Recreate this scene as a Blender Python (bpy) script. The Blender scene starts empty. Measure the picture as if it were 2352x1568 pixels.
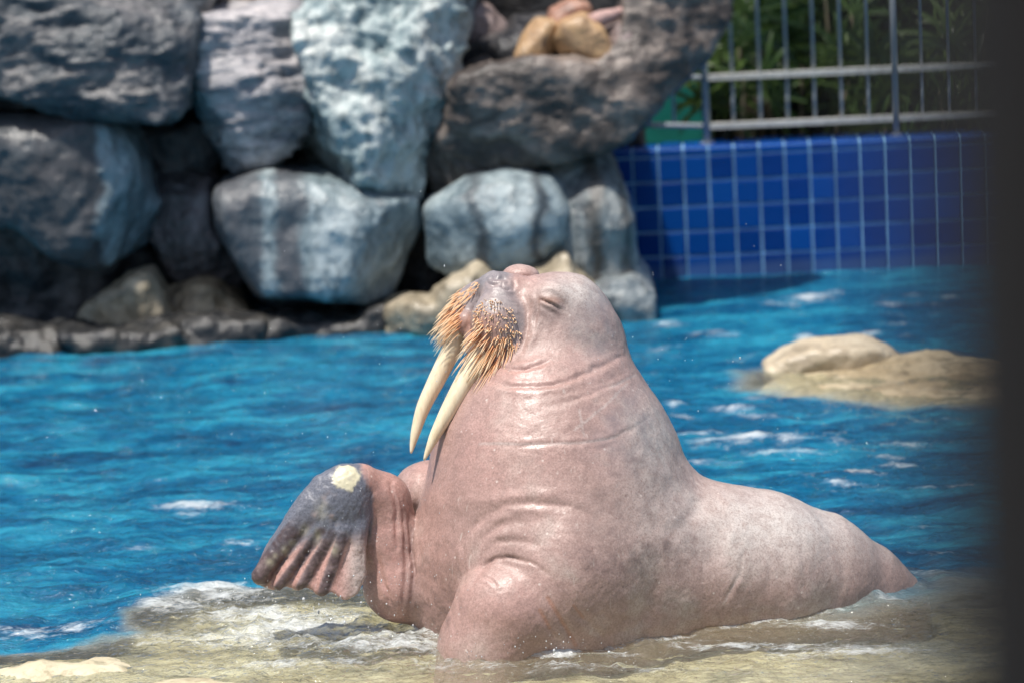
import bpy, bmesh, math, random
import numpy as np
from mathutils import Matrix, Vector

random.seed(7)
RNG = np.random.default_rng(11)
SC = bpy.context.scene
COL = SC.collection

# ---------------------------------------------------------------- camera
FPX = 6533.0                       # focal length in units of a 2352 px wide frame (100 mm on 36 mm)
PITCH, ROLL = math.radians(10.06), math.radians(3.0)
CAM = np.array([0.0, 0.0, 2.7])
F_ = np.array([0, math.cos(PITCH), -math.sin(PITCH)])
R0_ = np.array([1.0, 0, 0]); U0_ = np.array([0, math.sin(PITCH), math.cos(PITCH)])
U_ = U0_ * math.cos(ROLL) + R0_ * math.sin(ROLL)
R_ = R0_ * math.cos(ROLL) - U0_ * math.sin(ROLL)
cd = bpy.data.cameras.new('camera'); cam = bpy.data.objects.new('camera', cd); COL.objects.link(cam)
cd.lens = 100.0; cd.sensor_width = 36.0; cd.clip_start = 0.05; cd.clip_end = 500
M = Matrix.Identity(4)
for i in range(3):
    M[i][0] = R_[i]; M[i][1] = U_[i]; M[i][2] = -F_[i]; M[i][3] = CAM[i]
cam.matrix_world = M
cd.dof.use_dof = True; cd.dof.focus_distance = 9.62; cd.dof.aperture_fstop = 1.95
SC.camera = cam

# ---------------------------------------------------------------- sky, sun, exposure
SUN_EL, SUN_AZ = math.radians(72), math.radians(228)     # azimuth from +Y (away from camera) clockwise
w = bpy.data.worlds.new('World'); SC.world = w; w.use_nodes = True
nt = w.node_tree; sky = nt.nodes.new('ShaderNodeTexSky'); sky.sky_type = 'NISHITA'
sky.sun_disc = False; sky.sun_elevation = SUN_EL; sky.sun_rotation = SUN_AZ
sky.air_density = 1.0; sky.dust_density = 2.0
nt.nodes['Background'].inputs['Strength'].default_value = 0.10
nt.links.new(sky.outputs[0], nt.nodes['Background'].inputs['Color'])
sl = bpy.data.lights.new('sun', 'SUN'); sl.energy = 4.4; sl.angle = math.radians(2.0); sl.color = (1.0, 0.95, 0.88)
sun = bpy.data.objects.new('sun', sl); COL.objects.link(sun)
sd = Vector((math.sin(SUN_AZ) * math.cos(SUN_EL), math.cos(SUN_AZ) * math.cos(SUN_EL), math.sin(SUN_EL)))
sun.rotation_euler = sd.to_track_quat('Z', 'Y').to_euler(); sun.location = (0, 6, 12)
SC.view_settings.view_transform = 'Standard'; SC.view_settings.look = 'None'
SC.view_settings.exposure = 0.34; SC.view_settings.gamma = 1.0; SC.view_settings.use_curve_mapping = False
SC.render.engine = 'CYCLES'
cy = SC.cycles; cy.use_denoising = True; cy.max_bounces = 5; cy.diffuse_bounces = 3; cy.use_adaptive_sampling = True; cy.adaptive_threshold = 0.02; cy.transparent_max_bounces = 12
cy.caustics_reflective = False; cy.caustics_refractive = False; cy.sample_clamp_indirect = 6.0
try: cy.denoiser = 'OPENIMAGEDENOISE'
except Exception: pass

# ---------------------------------------------------------------- helpers
def ray(x, y): return F_ + R_ * (x - 1176) / FPX - U_ * (y - 784) / FPX
def at_y(x, y, Y):
    r = ray(x, y); return CAM + r * (Y - CAM[1]) / r[1]
def at_z(x, y, z=0.0):
    r = ray(x, y); return CAM + r * (z - CAM[2]) / r[2]
def at_d(x, y, D): return CAM + ray(x, y) * D
def proj(P):
    q = np.asarray(P) - CAM; d = q @ F_
    return 1176 + FPX * (q @ R_) / d, 784 - FPX * (q @ U_) / d, d

def tag(o, label=None, cat=None, group=None, kind=None):
    if label: o['label'] = label
    if cat: o['category'] = cat
    if group: o['group'] = group
    if kind: o['kind'] = kind
    return o
def empty(name, loc=(0, 0, 0), rz=0.0):
    o = bpy.data.objects.new(name, None); COL.objects.link(o); o.location = loc; o.rotation_euler[2] = rz
    o.empty_display_size = 0.1; return o
def np_mesh(name, V, Q, smooth=True):
    """V (n,3), Q (m,k) with k 3 or 4, all faces alike"""
    V = np.asarray(V, dtype=np.float32); Q = np.asarray(Q, dtype=np.int32)
    me = bpy.data.meshes.new(name); k = Q.shape[1]
    me.vertices.add(len(V)); me.vertices.foreach_set('co', V.ravel())
    me.loops.add(Q.size); me.loops.foreach_set('vertex_index', Q.ravel())
    me.polygons.add(len(Q)); me.polygons.foreach_set('loop_start', np.arange(0, Q.size, k, dtype=np.int32))
    me.polygons.foreach_set('loop_total', np.full(len(Q), k, dtype=np.int32))
    me.polygons.foreach_set('use_smooth', np.full(len(Q), smooth))
    me.update(calc_edges=True); return me
def link(name, me, mat=None, parent=None, loc=None):
    o = bpy.data.objects.new(name, me); COL.objects.link(o)
    if mat is not None and len(me.materials) == 0: me.materials.append(mat)
    if parent is not None: o.parent = parent
    if loc is not None: o.location = loc
    return o
def colattr(me, name, rgb):
    a = me.attributes.new(name, 'FLOAT_COLOR', 'POINT')
    c = np.ones((len(rgb), 4), np.float32); c[:, :3] = rgb; a.data.foreach_set('color', c.ravel())
class MB:
    """collects polygons into one mesh"""
    def __init__(s): s.v = []; s.f = []
    def box(s, c, e, M3=None):
        b = len(s.v)
        for z in (-1, 1):
            for y in (-1, 1):
                for x in (-1, 1):
                    q = np.array([x * e[0], y * e[1], z * e[2]])
                    if M3 is not None: q = M3 @ q
                    s.v.append(tuple(np.array(c) + q))
        for a in ((0, 2, 3, 1), (4, 5, 7, 6), (0, 1, 5, 4), (2, 6, 7, 3), (0, 4, 6, 2), (1, 3, 7, 5)):
            s.f.append(tuple(b + i for i in a))
        return s
    def tube(s, pts, rad, n=8, cap=True):
        pts = [np.array(p, float) for p in pts]
        if not hasattr(rad, '__len__'): rad = [rad] * len(pts)
        b = len(s.v); t0 = pts[1] - pts[0]; t0 = t0 / np.linalg.norm(t0)
        up = np.array([0, 0, 1.0]) if abs(t0[2]) < 0.9 else np.array([1.0, 0, 0])
        a = np.cross(t0, up); a /= np.linalg.norm(a)
        for i, p in enumerate(pts):
            t = pts[min(i + 1, len(pts) - 1)] - pts[max(i - 1, 0)]; t = t / (np.linalg.norm(t) + 1e-9)
            a = a - t * (a @ t); a /= (np.linalg.norm(a) + 1e-9); c = np.cross(t, a)
            for j in range(n):
                g = 2 * math.pi * j / n
                s.v.append(tuple(p + rad[i] * (a * math.cos(g) + c * math.sin(g))))
        for i in range(len(pts) - 1):
            for j in range(n):
                k = (j + 1) % n
                s.f.append((b + i * n + j, b + i * n + k, b + (i + 1) * n + k, b + (i + 1) * n + j))
        if cap:
            s.f.append(tuple(b + j for j in reversed(range(n))))
            e = b + (len(pts) - 1) * n; s.f.append(tuple(e + j for j in range(n)))
        return s
    def mesh(s, name, smooth=False):
        me = bpy.data.meshes.new(name); me.from_pydata(s.v, [], s.f)
        if smooth: me.polygons.foreach_set('use_smooth', [True] * len(me.polygons))
        me.update(); return me
    def build(s, name, mat, parent=None, smooth=False, loc=None): return link(name, s.mesh(name, smooth), mat, parent, loc)

# numpy noise ------------------------------------------------------
def _h(i, j, k):
    n = (i * 73856093) ^ (j * 19349663) ^ (k * 83492791)
    n = (n ^ (n >> 13)) * 1274126177; n = n ^ (n >> 16)
    return (n & 0xffff).astype(np.float32) / 32767.5 - 1.0
def vnoise(P):
    P = np.asarray(P, dtype=np.float64); I = np.floor(P).astype(np.int64); f = (P - I).astype(np.float32)
    f = f * f * f * (f * (f * 6 - 15) + 10); x, y, z = I[:, 0], I[:, 1], I[:, 2]
    def L(a, b, t): return a + (b - a) * t
    fx, fy, fz = f[:, 0], f[:, 1], f[:, 2]
    return L(L(L(_h(x, y, z), _h(x + 1, y, z), fx), L(_h(x, y + 1, z), _h(x + 1, y + 1, z), fx), fy),
             L(L(_h(x, y, z + 1), _h(x + 1, y, z + 1), fx), L(_h(x, y + 1, z + 1), _h(x + 1, y + 1, z + 1), fx), fy), fz)
def fbm(P, oct=4, gain=0.5, ridged=False):
    P = np.asarray(P, dtype=np.float64); s = 0; a = 1.0; t = 0
    for o in range(oct):
        n = vnoise(P * 2.0 ** o + 17.3 * o)
        if ridged: n = 1 - 2 * np.abs(n)
        s = s + a * n; t += a; a *= gain
    return s / t
def sstep(a, b, x):
    t = np.clip((x - a) / (b - a), 0, 1); return t * t * (3 - 2 * t)
def sd_poly(X, Y, poly):
    poly = np.asarray(poly, float); d = np.full(X.shape, 1e9); s = np.ones(X.shape)
    n = len(poly); j = n - 1
    for i in range(n):
        ex, ey = poly[j] - poly[i]; wx = X - poly[i, 0]; wy = Y - poly[i, 1]
        t = np.clip((wx * ex + wy * ey) / (ex * ex + ey * ey + 1e-12), 0, 1)
        d = np.minimum(d, (wx - ex * t) ** 2 + (wy - ey * t) ** 2)
        c1 = Y >= poly[i, 1]; c2 = Y < poly[j, 1]; c3 = ex * wy > ey * wx
        m = (c1 & c2 & c3) | (~c1 & ~c2 & ~c3); s = np.where(m, -s, s); j = i
    return s * np.sqrt(d)
def sd_line(X, Y, pts):
    pts = np.asarray(pts, float); d = np.full(X.shape, 1e9, dtype=np.float32)
    for a, b in zip(pts[:-1], pts[1:]):
        e = b - a; t = np.clip(((X - a[0]) * e[0] + (Y - a[1]) * e[1]) / (e @ e + 1e-9), 0, 1)
        d = np.minimum(d, (X - a[0] - e[0] * t) ** 2 + (Y - a[1] - e[1] * t) ** 2)
    return np.sqrt(d)
def surface_nets(Fg, org, h):
    ins = Fg < 0; nx, ny, nz = Fg.shape
    c = np.zeros((nx - 1, ny - 1, nz - 1), np.int8)
    for dx in (0, 1):
        for dy in (0, 1):
            for dz in (0, 1): c += ins[dx:nx - 1 + dx, dy:ny - 1 + dy, dz:nz - 1 + dz]
    act = (c > 0) & (c < 8); ids = np.full(act.shape, -1, np.int64); idx = np.argwhere(act); ids[act] = np.arange(len(idx))
    acc = np.zeros((len(idx), 3)); cnt = np.zeros(len(idx))
    cs = [(a, b, d) for a in (0, 1) for b in (0, 1) for d in (0, 1)]
    for p in cs:
        for ax in range(3):
            if p[ax]: continue
            q = list(p); q[ax] = 1
            fa = Fg[idx[:, 0] + p[0], idx[:, 1] + p[1], idx[:, 2] + p[2]]; fb = Fg[idx[:, 0] + q[0], idx[:, 1] + q[1], idx[:, 2] + q[2]]
            m = (fa < 0) != (fb < 0); t = np.where(m, fa / np.where(m, fa - fb, 1), 0)
            pos = np.tile(np.array(p, float), (len(idx), 1)); pos[:, ax] += t
            acc[m] += pos[m]; cnt[m] += 1
    V = np.array(org) + (idx + acc / cnt[:, None]) * h
    quads = []
    for ax in range(3):
        o1, o2 = [(1, 2), (2, 0), (0, 1)][ax]
        sl0 = [slice(None)] * 3; sl1 = [slice(None)] * 3; sl0[ax] = slice(0, -1); sl1[ax] = slice(1, None)
        a = ins[tuple(sl0)]; b = ins[tuple(sl1)]; E = np.argwhere(a != b)
        E = E[(E[:, o1] > 0) & (E[:, o2] > 0) & (E[:, o1] < Fg.shape[o1] - 1) & (E[:, o2] < Fg.shape[o2] - 1)]
        s = a[E[:, 0], E[:, 1], E[:, 2]]
        def g(d1, d2):
            k = E.copy(); k[:, o1] += d1; k[:, o2] += d2; return ids[k[:, 0], k[:, 1], k[:, 2]]
        q = np.stack([g(-1, -1), g(0, -1), g(0, 0), g(-1, 0)], 1)
        quads.append(np.where(s[:, None], q, q[:, ::-1]))
    return V, np.concatenate(quads)
def laplace(V, Q, it=2, lam=0.5):
    n = len(V); k = Q.shape[1]
    for _ in range(it):
        s = np.zeros((n, 3)); c = np.zeros(n)
        for i in range(k):
            a, b = Q[:, i], Q[:, (i + 1) % k]
            for d in range(3):
                s[:, d] += np.bincount(a, V[b, d], n) + np.bincount(b, V[a, d], n)
            c += np.bincount(a, minlength=n) + np.bincount(b, minlength=n)
        V = V + lam * (s / np.maximum(c, 1)[:, None] - V)
    return V
def normals(V, Q):
    k = Q.shape[1]
    if k == 4: fn = np.cross(V[Q[:, 2]] - V[Q[:, 0]], V[Q[:, 3]] - V[Q[:, 1]])
    else: fn = np.cross(V[Q[:, 1]] - V[Q[:, 0]], V[Q[:, 2]] - V[Q[:, 0]])
    N = np.zeros_like(V)
    for i in range(k):
        for d in range(3): N[:, d] += np.bincount(Q[:, i], fn[:, d], len(V))
    return N / (np.linalg.norm(N, axis=1)[:, None] + 1e-12)
def subdiv(V, Q):
    """one step of smooth (Catmull-Clark) subdivision on a closed quad mesh, in numpy"""
    n = len(V); m = len(Q); Fp = V[Q].mean(1)
    e = np.stack([Q, np.roll(Q, -1, 1)], 2).reshape(-1, 2); es = np.sort(e, 1)
    key = es[:, 0] * n + es[:, 1]; u, inv = np.unique(key, return_inverse=True)
    ea, eb = u // n, u % n; ne = len(u); fid = np.repeat(np.arange(m), 4)
    fs = np.stack([np.bincount(inv, Fp[fid, d], ne) for d in range(3)], 1); fc = np.bincount(inv, minlength=ne)[:, None]
    Ep = np.where(fc == 2, (V[ea] + V[eb] + fs) / 4, (V[ea] + V[eb]) / 2)
    mid = (V[ea] + V[eb]) / 2
    val = np.bincount(ea, minlength=n) + np.bincount(eb, minlength=n)
    Rm = np.stack([np.bincount(ea, mid[:, d], n) + np.bincount(eb, mid[:, d], n) for d in range(3)], 1) / np.maximum(val, 1)[:, None]
    fv = np.bincount(Q.ravel(), minlength=n)
    Fm = np.stack([np.bincount(Q.ravel(), np.repeat(Fp[:, d], 4), n) for d in range(3)], 1) / np.maximum(fv, 1)[:, None]
    k = np.maximum(val, 3)[:, None]; Vn = (Fm + 2 * Rm + (k - 3) * V) / k
    ei = inv.reshape(m, 4) + n + m; fi = np.arange(m) + n
    qs = [np.stack([Q[:, i], ei[:, i], fi, ei[:, (i - 1) % 4]], 1) for i in range(4)]
    return np.concatenate([Vn, Fp, Ep]), np.concatenate(qs)

# ---------------------------------------------------------------- materials
class NT:
    def __init__(s, name):
        s.m = bpy.data.materials.new(name); s.m.use_nodes = True; s.t = s.m.node_tree; s.n = s.t.nodes; s.l = s.t.links
        s.b = s.n['Principled BSDF']; s.out = s.n['Material Output']
    def new(s, t, **k):
        n = s.n.new(t)
        for a, b in k.items(): setattr(n, a, b)
        return n
    def val(s, sock, v):
        if isinstance(v, bpy.types.NodeSocket): s.l.new(v, sock)
        else:
            if isinstance(v, (tuple, list)) and len(v) == 3 and len(sock.default_value) == 4: v = (*v, 1)
            sock.default_value = v
    def set(s, name, v): s.val(s.b.inputs[name], v)
    def coord(s, scale=(1, 1, 1), kind='Object', rot=(0, 0, 0)):
        c = s.new('ShaderNodeTexCoord'); mp = s.new('ShaderNodeMapping')
        mp.inputs['Scale'].default_value = scale; mp.inputs['Rotation'].default_value = rot
        s.l.new(c.outputs[kind], mp.inputs['Vector']); return mp.outputs[0]
    def noise(s, vec, scale=5, detail=4, rough=0.55, dist=0.0):
        n = s.new('ShaderNodeTexNoise'); s.l.new(vec, n.inputs['Vector']); n.inputs['Scale'].default_value = scale
        n.inputs['Detail'].default_value = detail; n.inputs['Roughness'].default_value = rough; n.inputs['Distortion'].default_value = dist
        return n.outputs['Fac']
    def voro(s, vec, scale=5, feature='F1', out='Distance'):
        n = s.new('ShaderNodeTexVoronoi'); n.feature = feature; s.l.new(vec, n.inputs['Vector']); n.inputs['Scale'].default_value = scale
        return n.outputs[out]
    def ramp(s, fac, stops):
        r = s.new('ShaderNodeValToRGB'); e = r.color_ramp.elements
        while len(e) < len(stops): e.new(0.5)
        for el, (p, c) in zip(e, stops):
            el.position = p; el.color = (c, c, c, 1) if not isinstance(c, (tuple, list)) else (*c, 1)
        s.l.new(fac, r.inputs[0]); return r.outputs[0]
    def mix(s, fac, a, b, mode='MIX'):
        n = s.new('ShaderNodeMix', data_type='RGBA', blend_type=mode)
        s.val(n.inputs[0], fac); s.val(n.inputs[6], a); s.val(n.inputs[7], b); return n.outputs[2]
    def math(s, op, a, b=0.0, clamp=False):
        n = s.new('ShaderNodeMath', operation=op); n.use_clamp = clamp; s.val(n.inputs[0], a); s.val(n.inputs[1], b); return n.outputs[0]
    def attr(s, name):
        a = s.new('ShaderNodeAttribute', attribute_name=name); sp = s.new('ShaderNodeSeparateColor')
        s.l.new(a.outputs['Color'], sp.inputs[0]); return sp.outputs
    def bump(s, h, strength=0.3, dist=0.01, prev=None):
        b = s.new('ShaderNodeBump'); b.inputs['Strength'].default_value = strength; b.inputs['Distance'].default_value = dist
        s.l.new(h, b.inputs['Height'])
        if prev is not None: s.l.new(prev, b.inputs['Normal'])
        return b.outputs[0]
def simple(name, col, rough=0.5, metal=0.0, var=0.15, scale=8, bump=0.0):
    t = NT(name); v = t.coord(); n = t.noise(v, scale, 5)
    c2 = tuple(max(0, c * (1 - var)) for c in col); c3 = tuple(min(1, c * (1 + var)) for c in col)
    t.set('Base Color', t.ramp(n, [(0.3, c2), (0.7, c3)])); t.set('Roughness', rough); t.set('Metallic', metal)
    if bump: t.set('Normal', t.bump(t.noise(v, scale * 6, 5), bump, 0.01))
    return t.m
# ================================================================ WALRUS
D0 = 9.95; PX = D0 / FPX                      # metres per nominal pixel, rigid frame (x right, y down, w away)
def q3(x, y, w): k = (D0 + w * PX) / D0; return np.array([1176 + (x - 1176) * k, 784 + (y - 784) * k, w], float)
def q2w(Q):
    Q = np.asarray(Q, float)
    return CAM + F_ * (D0 + Q[..., 2:3] * PX) + R_ * ((Q[..., 0:1] - 1176) * PX) - U_ * ((Q[..., 1:2] - 784) * PX)
def w2q(P):
    d = np.asarray(P, float) - CAM
    return np.stack([1176 + (d @ R_) / PX, 784 - (d @ U_) / PX, (d @ F_ - D0) / PX], -1)
def rc(p, a, b, ra, rb):
    a = q3(*a).astype(np.float32); b = q3(*b).astype(np.float32); e = b - a
    pa = p - a; t = np.clip((pa @ e) / (e @ e + 1e-6), 0, 1)
    return np.sqrt(((pa - t[:, None] * e) ** 2).sum(1)) - (ra + (rb - ra) * t)
def chain(p, pts, k):
    d = None
    for a, b in zip(pts[:-1], pts[1:]):
        e = rc(p, a[:3], b[:3], a[3], b[3]); d = e if d is None else smin(d, e, k)
    return d
def rotm(rx, ry, rz):
    return np.array((Matrix.Rotation(math.radians(rz), 3, 'Z') @ Matrix.Rotation(math.radians(ry), 3, 'Y') @ Matrix.Rotation(math.radians(rx), 3, 'X')))
def ell(p, c, r, rot=None):
    q = p - q3(*c).astype(np.float32)
    if rot is not None: q = q @ rotm(*rot).astype(np.float32)
    r = np.array(r, np.float32); k0 = np.sqrt(((q / r) ** 2).sum(1)) + 1e-6; k1 = np.sqrt(((q / r ** 2) ** 2).sum(1)) + 1e-9
    return k0 * (k0 - 1) / k1
def smin(a, b, k):
    h = np.clip(0.5 + 0.5 * (b - a) / k, 0, 1); return b * (1 - h) + a * h - k * h * (1 - h)
def smax(a, b, k): return -smin(-a, -b, k)

HAND_POLY = [(735, 1090), (672, 1165), (618, 1245), (584, 1318), (612, 1338), (640, 1346), (664, 1332), (690, 1344), (714, 1334), (742, 1356), (768, 1344), (800, 1368), (830, 1352), (848, 1312), (848, 1250), (856, 1180), (820, 1100)]
def hand_sdf(p):
    x, y, wv = p[:, 0], p[:, 1], p[:, 2]
    yy = (y - 1080) / 280.0
    mid = -108 - 34 * np.clip(yy, 0, 1.2) + 16 * np.clip((x - 760) / 100, -1.6, 1) ** 2           # the fan is cupped
    d = ell(p, (786, 1148, -104), (66, 86, 44), (0, 0, 18))
    d = smin(d, ell(p, (740, 1175, -110), (52, 92, 34), (0, 0, 34)), 30)
    th = 8.5
    d2 = sd_poly(x.astype(np.float64), y.astype(np.float64), HAND_POLY).astype(np.float32) + 4
    dw = np.abs(wv - mid) - th
    web = np.minimum(np.maximum(d2, dw), 0) + np.sqrt(np.maximum(d2, 0) ** 2 + np.maximum(dw, 0) ** 2) - 3
    d = smin(d, web, 26)
    for (a, b, ra, rb) in (((716, 1160, -112), (598, 1322, -128), 33, 21), ((736, 1200, -124), (640, 1342, -142), 19, 13),
                           ((764, 1214, -128), (690, 1340, -146), 18, 12), ((788, 1220, -130), (742, 1354, -148), 19, 12.5),
                           ((824, 1215, -122), (812, 1330, -136), 16, 8)):
        d = smin(d, rc(p, a, b, ra, rb), 12)
    return d
def walrus_sdf(p, parts=False):
    p = np.asarray(p, np.float32); x, y, wv = p[:, 0], p[:, 1], p[:, 2]
    trunk = chain(p, [(1330, 1345, 0, 225), (1500, 1322, 0, 220), (1620, 1314, 10, 204), (1740, 1318, 35, 190), (1870, 1338, 90, 162),
                      (1970, 1366, 128, 122), (2028, 1404, 146, 104), (2050, 1490, 160, 90)], 30)
    neck = chain(p, [(1298, 1390, 6, 300), (1290, 1250, 0, 322), (1278, 1110, 4, 298), (1266, 1010, 4, 250), (1284, 908, 2, 178), (1312, 800, 4, 124)], 34)
    body = smin(trunk, neck, 70)
    # chest keel that hangs down at the left, and far shoulder
    body = smin(body, ell(p, (1046, 1330, -20), (104, 190, 112)), 60)
    body = smin(body, ell(p, (985, 1130, 150), (84, 74, 110)), 20)
    # head
    head = chain(p, [(1306, 790, 0, 122), (1282, 748, 0, 121), (1180, 700, -14, 70)], 30)
    head = smin(head, ell(p, (1225, 805, -40), (92, 78, 96), (0, 0, -8)), 40)                    # cheek
    head = smin(head, ell(p, (1196, 634, 92), (44, 26, 46)), 22)                                 # far brow
    head = smin(head, ell(p, (1268, 690, -84), (48, 42, 34), (0, 0, 22)), 22)                    # near eye mound
    chin = smin(rc(p, (1168, 822, -26), (1262, 836, -10), 52, 88), ell(p, (1110, 790, -20), (46, 44, 52)), 30)
    head = smin(head, chin, 16)
    muz = ell(p, (1146, 752, -76), (66, 86, 66), (0, 0, -6))
    muz = smin(muz, ell(p, (1090, 716, 40), (54, 70, 60), (0, 0, 14)), 12)
    nose = ell(p, (1146, 660, -12), (48, 36, 62), (0, 0, 14))
    muz = smin(muz, nose, 40)
    muz = smin(muz, ell(p, (1070, 742, -22), (22, 30, 24)), 8)
    head = smin(head, muz, 14)
    d = smin(body, head, 28)
    # near shoulder and planted fore limb: tight fold above, soft blend behind
    sh = ell(p, (1285, 1300, -214), (188, 138, 112), (0, 0, 6))
    d = smin(d, sh, 46)
    arm = chain(p, [(1256, 1346, -214, 126), (1172, 1404, -252, 119), (1130, 1486, -244, 114), (1104, 1600, -236, 112)], 24)
    arm = smin(arm, ell(p, (1040, 1622, -300), (130, 26, 110), (0, 0, 0)), 30)
    kk = 5 + 110 * sstep(1150, 1320, x) + 20 * sstep(1420, 1520, y)
    arm_only = arm
    d = smin(d, arm, kk)
    # far fore limb, raised
    fa = chain(p, [(985, 1345, 10, 74), (920, 1344, -25, 80), (888, 1240, -26, 73), (876, 1150, -38, 63), (828, 1108, -84, 46)], 24)
    d = smin(d, fa, 10 + 26 * sstep(1250, 1380, y))
    hd = hand_sdf(p)
    d2 = smin(d, hd, 8)
    if parts: return d2, hd, muz, fa, arm_only, head, nose
    return d2
def walrus_mesh(h=6.5):
    lo = np.array([545, 575, -430]); hi = np.array([2250, 1680, 420]); n = ((hi - lo) / h).astype(int) + 1
    c = 4; nc = n // c + 2
    g = np.stack(np.meshgrid(*[np.arange(k) * h * c for k in nc], indexing='ij'), -1).reshape(-1, 3) + lo
    Fc = walrus_sdf(g).reshape(nc)
    up = Fc
    for ax in range(3): up = np.repeat(up, c, axis=ax)
    near = np.abs(up) < 3.2 * h * c
    Fg = up.copy(); ix = np.argwhere(near)
    for k in range(0, len(ix), 400000):
        i = ix[k:k + 400000]; Fg[i[:, 0], i[:, 1], i[:, 2]] = walrus_sdf(i * h + lo)
    V, Q = surface_nets(Fg, lo, h)
    return V, Q
WV, WQ = walrus_mesh()
# keep the biggest shell only
def biggest(V, Q):
    n = len(V); lab = np.arange(n)
    for _ in range(400):
        m = lab[Q].min(1); new = lab.copy()
        np.minimum.at(new, Q.ravel(), np.repeat(m, 4)); new = new[new]
        if (new == lab).all(): break
        lab = new
    u, c = np.unique(lab, return_counts=True); keep = lab == u[c.argmax()]
    mp = np.cumsum(keep) - 1; Q = Q[keep[Q[:, 0]]]
    return V[keep], mp[Q]
WV, WQ = biggest(WV, WQ)
WV = laplace(WV, WQ, 1, 0.5)
WV, WQ = subdiv(WV, WQ)
vol = (np.cross(WV[WQ[:, 0]], WV[WQ[:, 1]]) * WV[WQ[:, 2]]).sum()
if vol < 0: WQ = WQ[:, ::-1]
# detail: folds, wrinkles, eyelid, nostrils, knuckles (units px)
WN = normals(WV, WQ)
d_, hd_, mz_, fa_, ar_, hed_, nos_ = walrus_sdf(WV, True)
k = (D0 + WV[:, 2] * PX) / D0
SX = 1176 + (WV[:, 0] - 1176) / k; SY = 784 + (WV[:, 1] - 784) / k
front = sstep(0.15, -0.25, WN[:, 2])            # the side shown
disp = np.zeros(len(WV), np.float32)
FS = 0.66
WARP = np.stack([4.5 * fbm(WV / 26.0, 2), 4.5 * fbm(WV / 26.0 + 31, 2), fbm(WV / 34.0 + 77, 2)], 1)
def fold(pts, wd, depth, lip=0.5, mask=1.0, taper=True):
    """a crease with a soft lip on both sides; pts are a polyline on the skin"""
    global disp
    pts = np.asarray(pts, float); m = 6 * wd
    box = np.argwhere((SX > pts[:, 0].min() - m) & (SX < pts[:, 0].max() + m) & (SY > pts[:, 1].min() - m) & (SY < pts[:, 1].max() + m))[:, 0]
    X = SX[box] + WARP[box, 0]; Y = SY[box] + WARP[box, 1]; d = np.full(len(box), 1e9); tt = np.zeros(len(box))
    for i, (p0, p1) in enumerate(zip(pts[:-1], pts[1:])):
        e = p1 - p0; u = np.clip(((X - p0[0]) * e[0] + (Y - p0[1]) * e[1]) / (e @ e + 1e-9), 0, 1)
        q = (X - p0[0] - e[0] * u) ** 2 + (Y - p0[1] - e[1] * u) ** 2; s = q < d; d[s] = q[s]; tt[s] = (i + u[s]) / (len(pts) - 1)
    d = np.sqrt(d); tp = np.clip(np.sin(math.pi * tt), 0, 1) ** (0.8 if taper else 0.0) * (0.65 + 0.5 * WARP[box, 2])
    g = -depth * np.exp(-(d / wd) ** 2) + lip * depth * np.exp(-((d - 2.2 * wd) / (1.5 * wd)) ** 2)
    mk = mask[box] if hasattr(mask, '__len__') else mask
    disp[box] += FS * g * tp * front[box] * mk
def wob(pts, a=2.0):
    """resample a polyline smoothly"""
    pts = np.array(pts, float); t = np.linspace(0, len(pts) - 1, len(pts) * 5); out = []
    for s in t:
        i = int(min(s, len(pts) - 2)); u = s - i
        p0 = pts[max(i - 1, 0)]; p1 = pts[i]; p2 = pts[i + 1]; p3 = pts[min(i + 2, len(pts) - 1)]
        out.append(0.5 * ((2 * p1) + (-p0 + p2) * u + (2 * p0 - 5 * p1 + 4 * p2 - p3) * u * u + (-p0 + 3 * p1 - 3 * p2 + p3) * u ** 3))
    return np.array(out)
nothand = sstep(4, 14, hd_)
EYE = wob([(1240, 686), (1256, 694), (1275, 704), (1292, 717)])
fold(EYE, 3.0, 12, 0.4)
fold(wob([(1236, 676), (1262, 672), (1290, 692), (1302, 712)]), 5, 4, 0.5)
fold(wob([(1238, 698), (1258, 712), (1284, 724)]), 5, 3.5, 0.5)
fold(wob([(1232, 664), (1233, 700), (1229, 740), (1224, 768)]), 4.5, 6)
fold(wob([(1202, 672), (1212, 700), (1210, 750), (1200, 800), (1180, 822)]), 6, 7)
fold(wob([(1221, 690), (1221, 740), (1214, 790)]), 4, 3)
fold(wob([(1140, 842), (1180, 850), (1215, 845), (1250, 830), (1268, 820)]), 5, 9)
fold(wob([(1120, 872), (1160, 884), (1210, 890), (1260, 886), (1310, 872), (1360, 850), (1410, 826), (1440, 812)]), 6, 9, 0.6)
fold(wob([(1160, 866), (1230, 874), (1290, 862), (1350, 842)]), 8, 3)
fold(wob([(1240, 934), (1310, 920), (1370, 896), (1420, 880), (1462, 862)]), 6, 4)
fold(wob([(1290, 905), (1380, 880), (1440, 850)]), 7, 3)
fold(wob([(1100, 1018), (1170, 1022), (1240, 1020), (1330, 1016), (1410, 1003), (1470, 972), (1500, 950)]), 5, 3.5)
fold(wob([(1340, 1030), (1400, 1020), (1460, 990)]), 8, 3)
# nostrils and nose pad
for pts in ([(1112, 640), (1124, 630), (1136, 634), (1134, 645)], [(1150, 652), (1158, 662), (1170, 664), (1176, 654)], [(1136, 645), (1150, 640), (1166, 640)],
            [(1116, 650), (1132, 654), (1150, 652)], [(1178, 640), (1182, 655), (1178, 670)]):
    fold(wob(pts), 3.4, 10, 0.7)
fold(wob([(1108, 668), (1140, 676), (1176, 674)]), 4, 3)
# brow lines on the far side of the forehead
fold(wob([(1196, 632), (1216, 636), (1232, 648)]), 4, 4)
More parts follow.
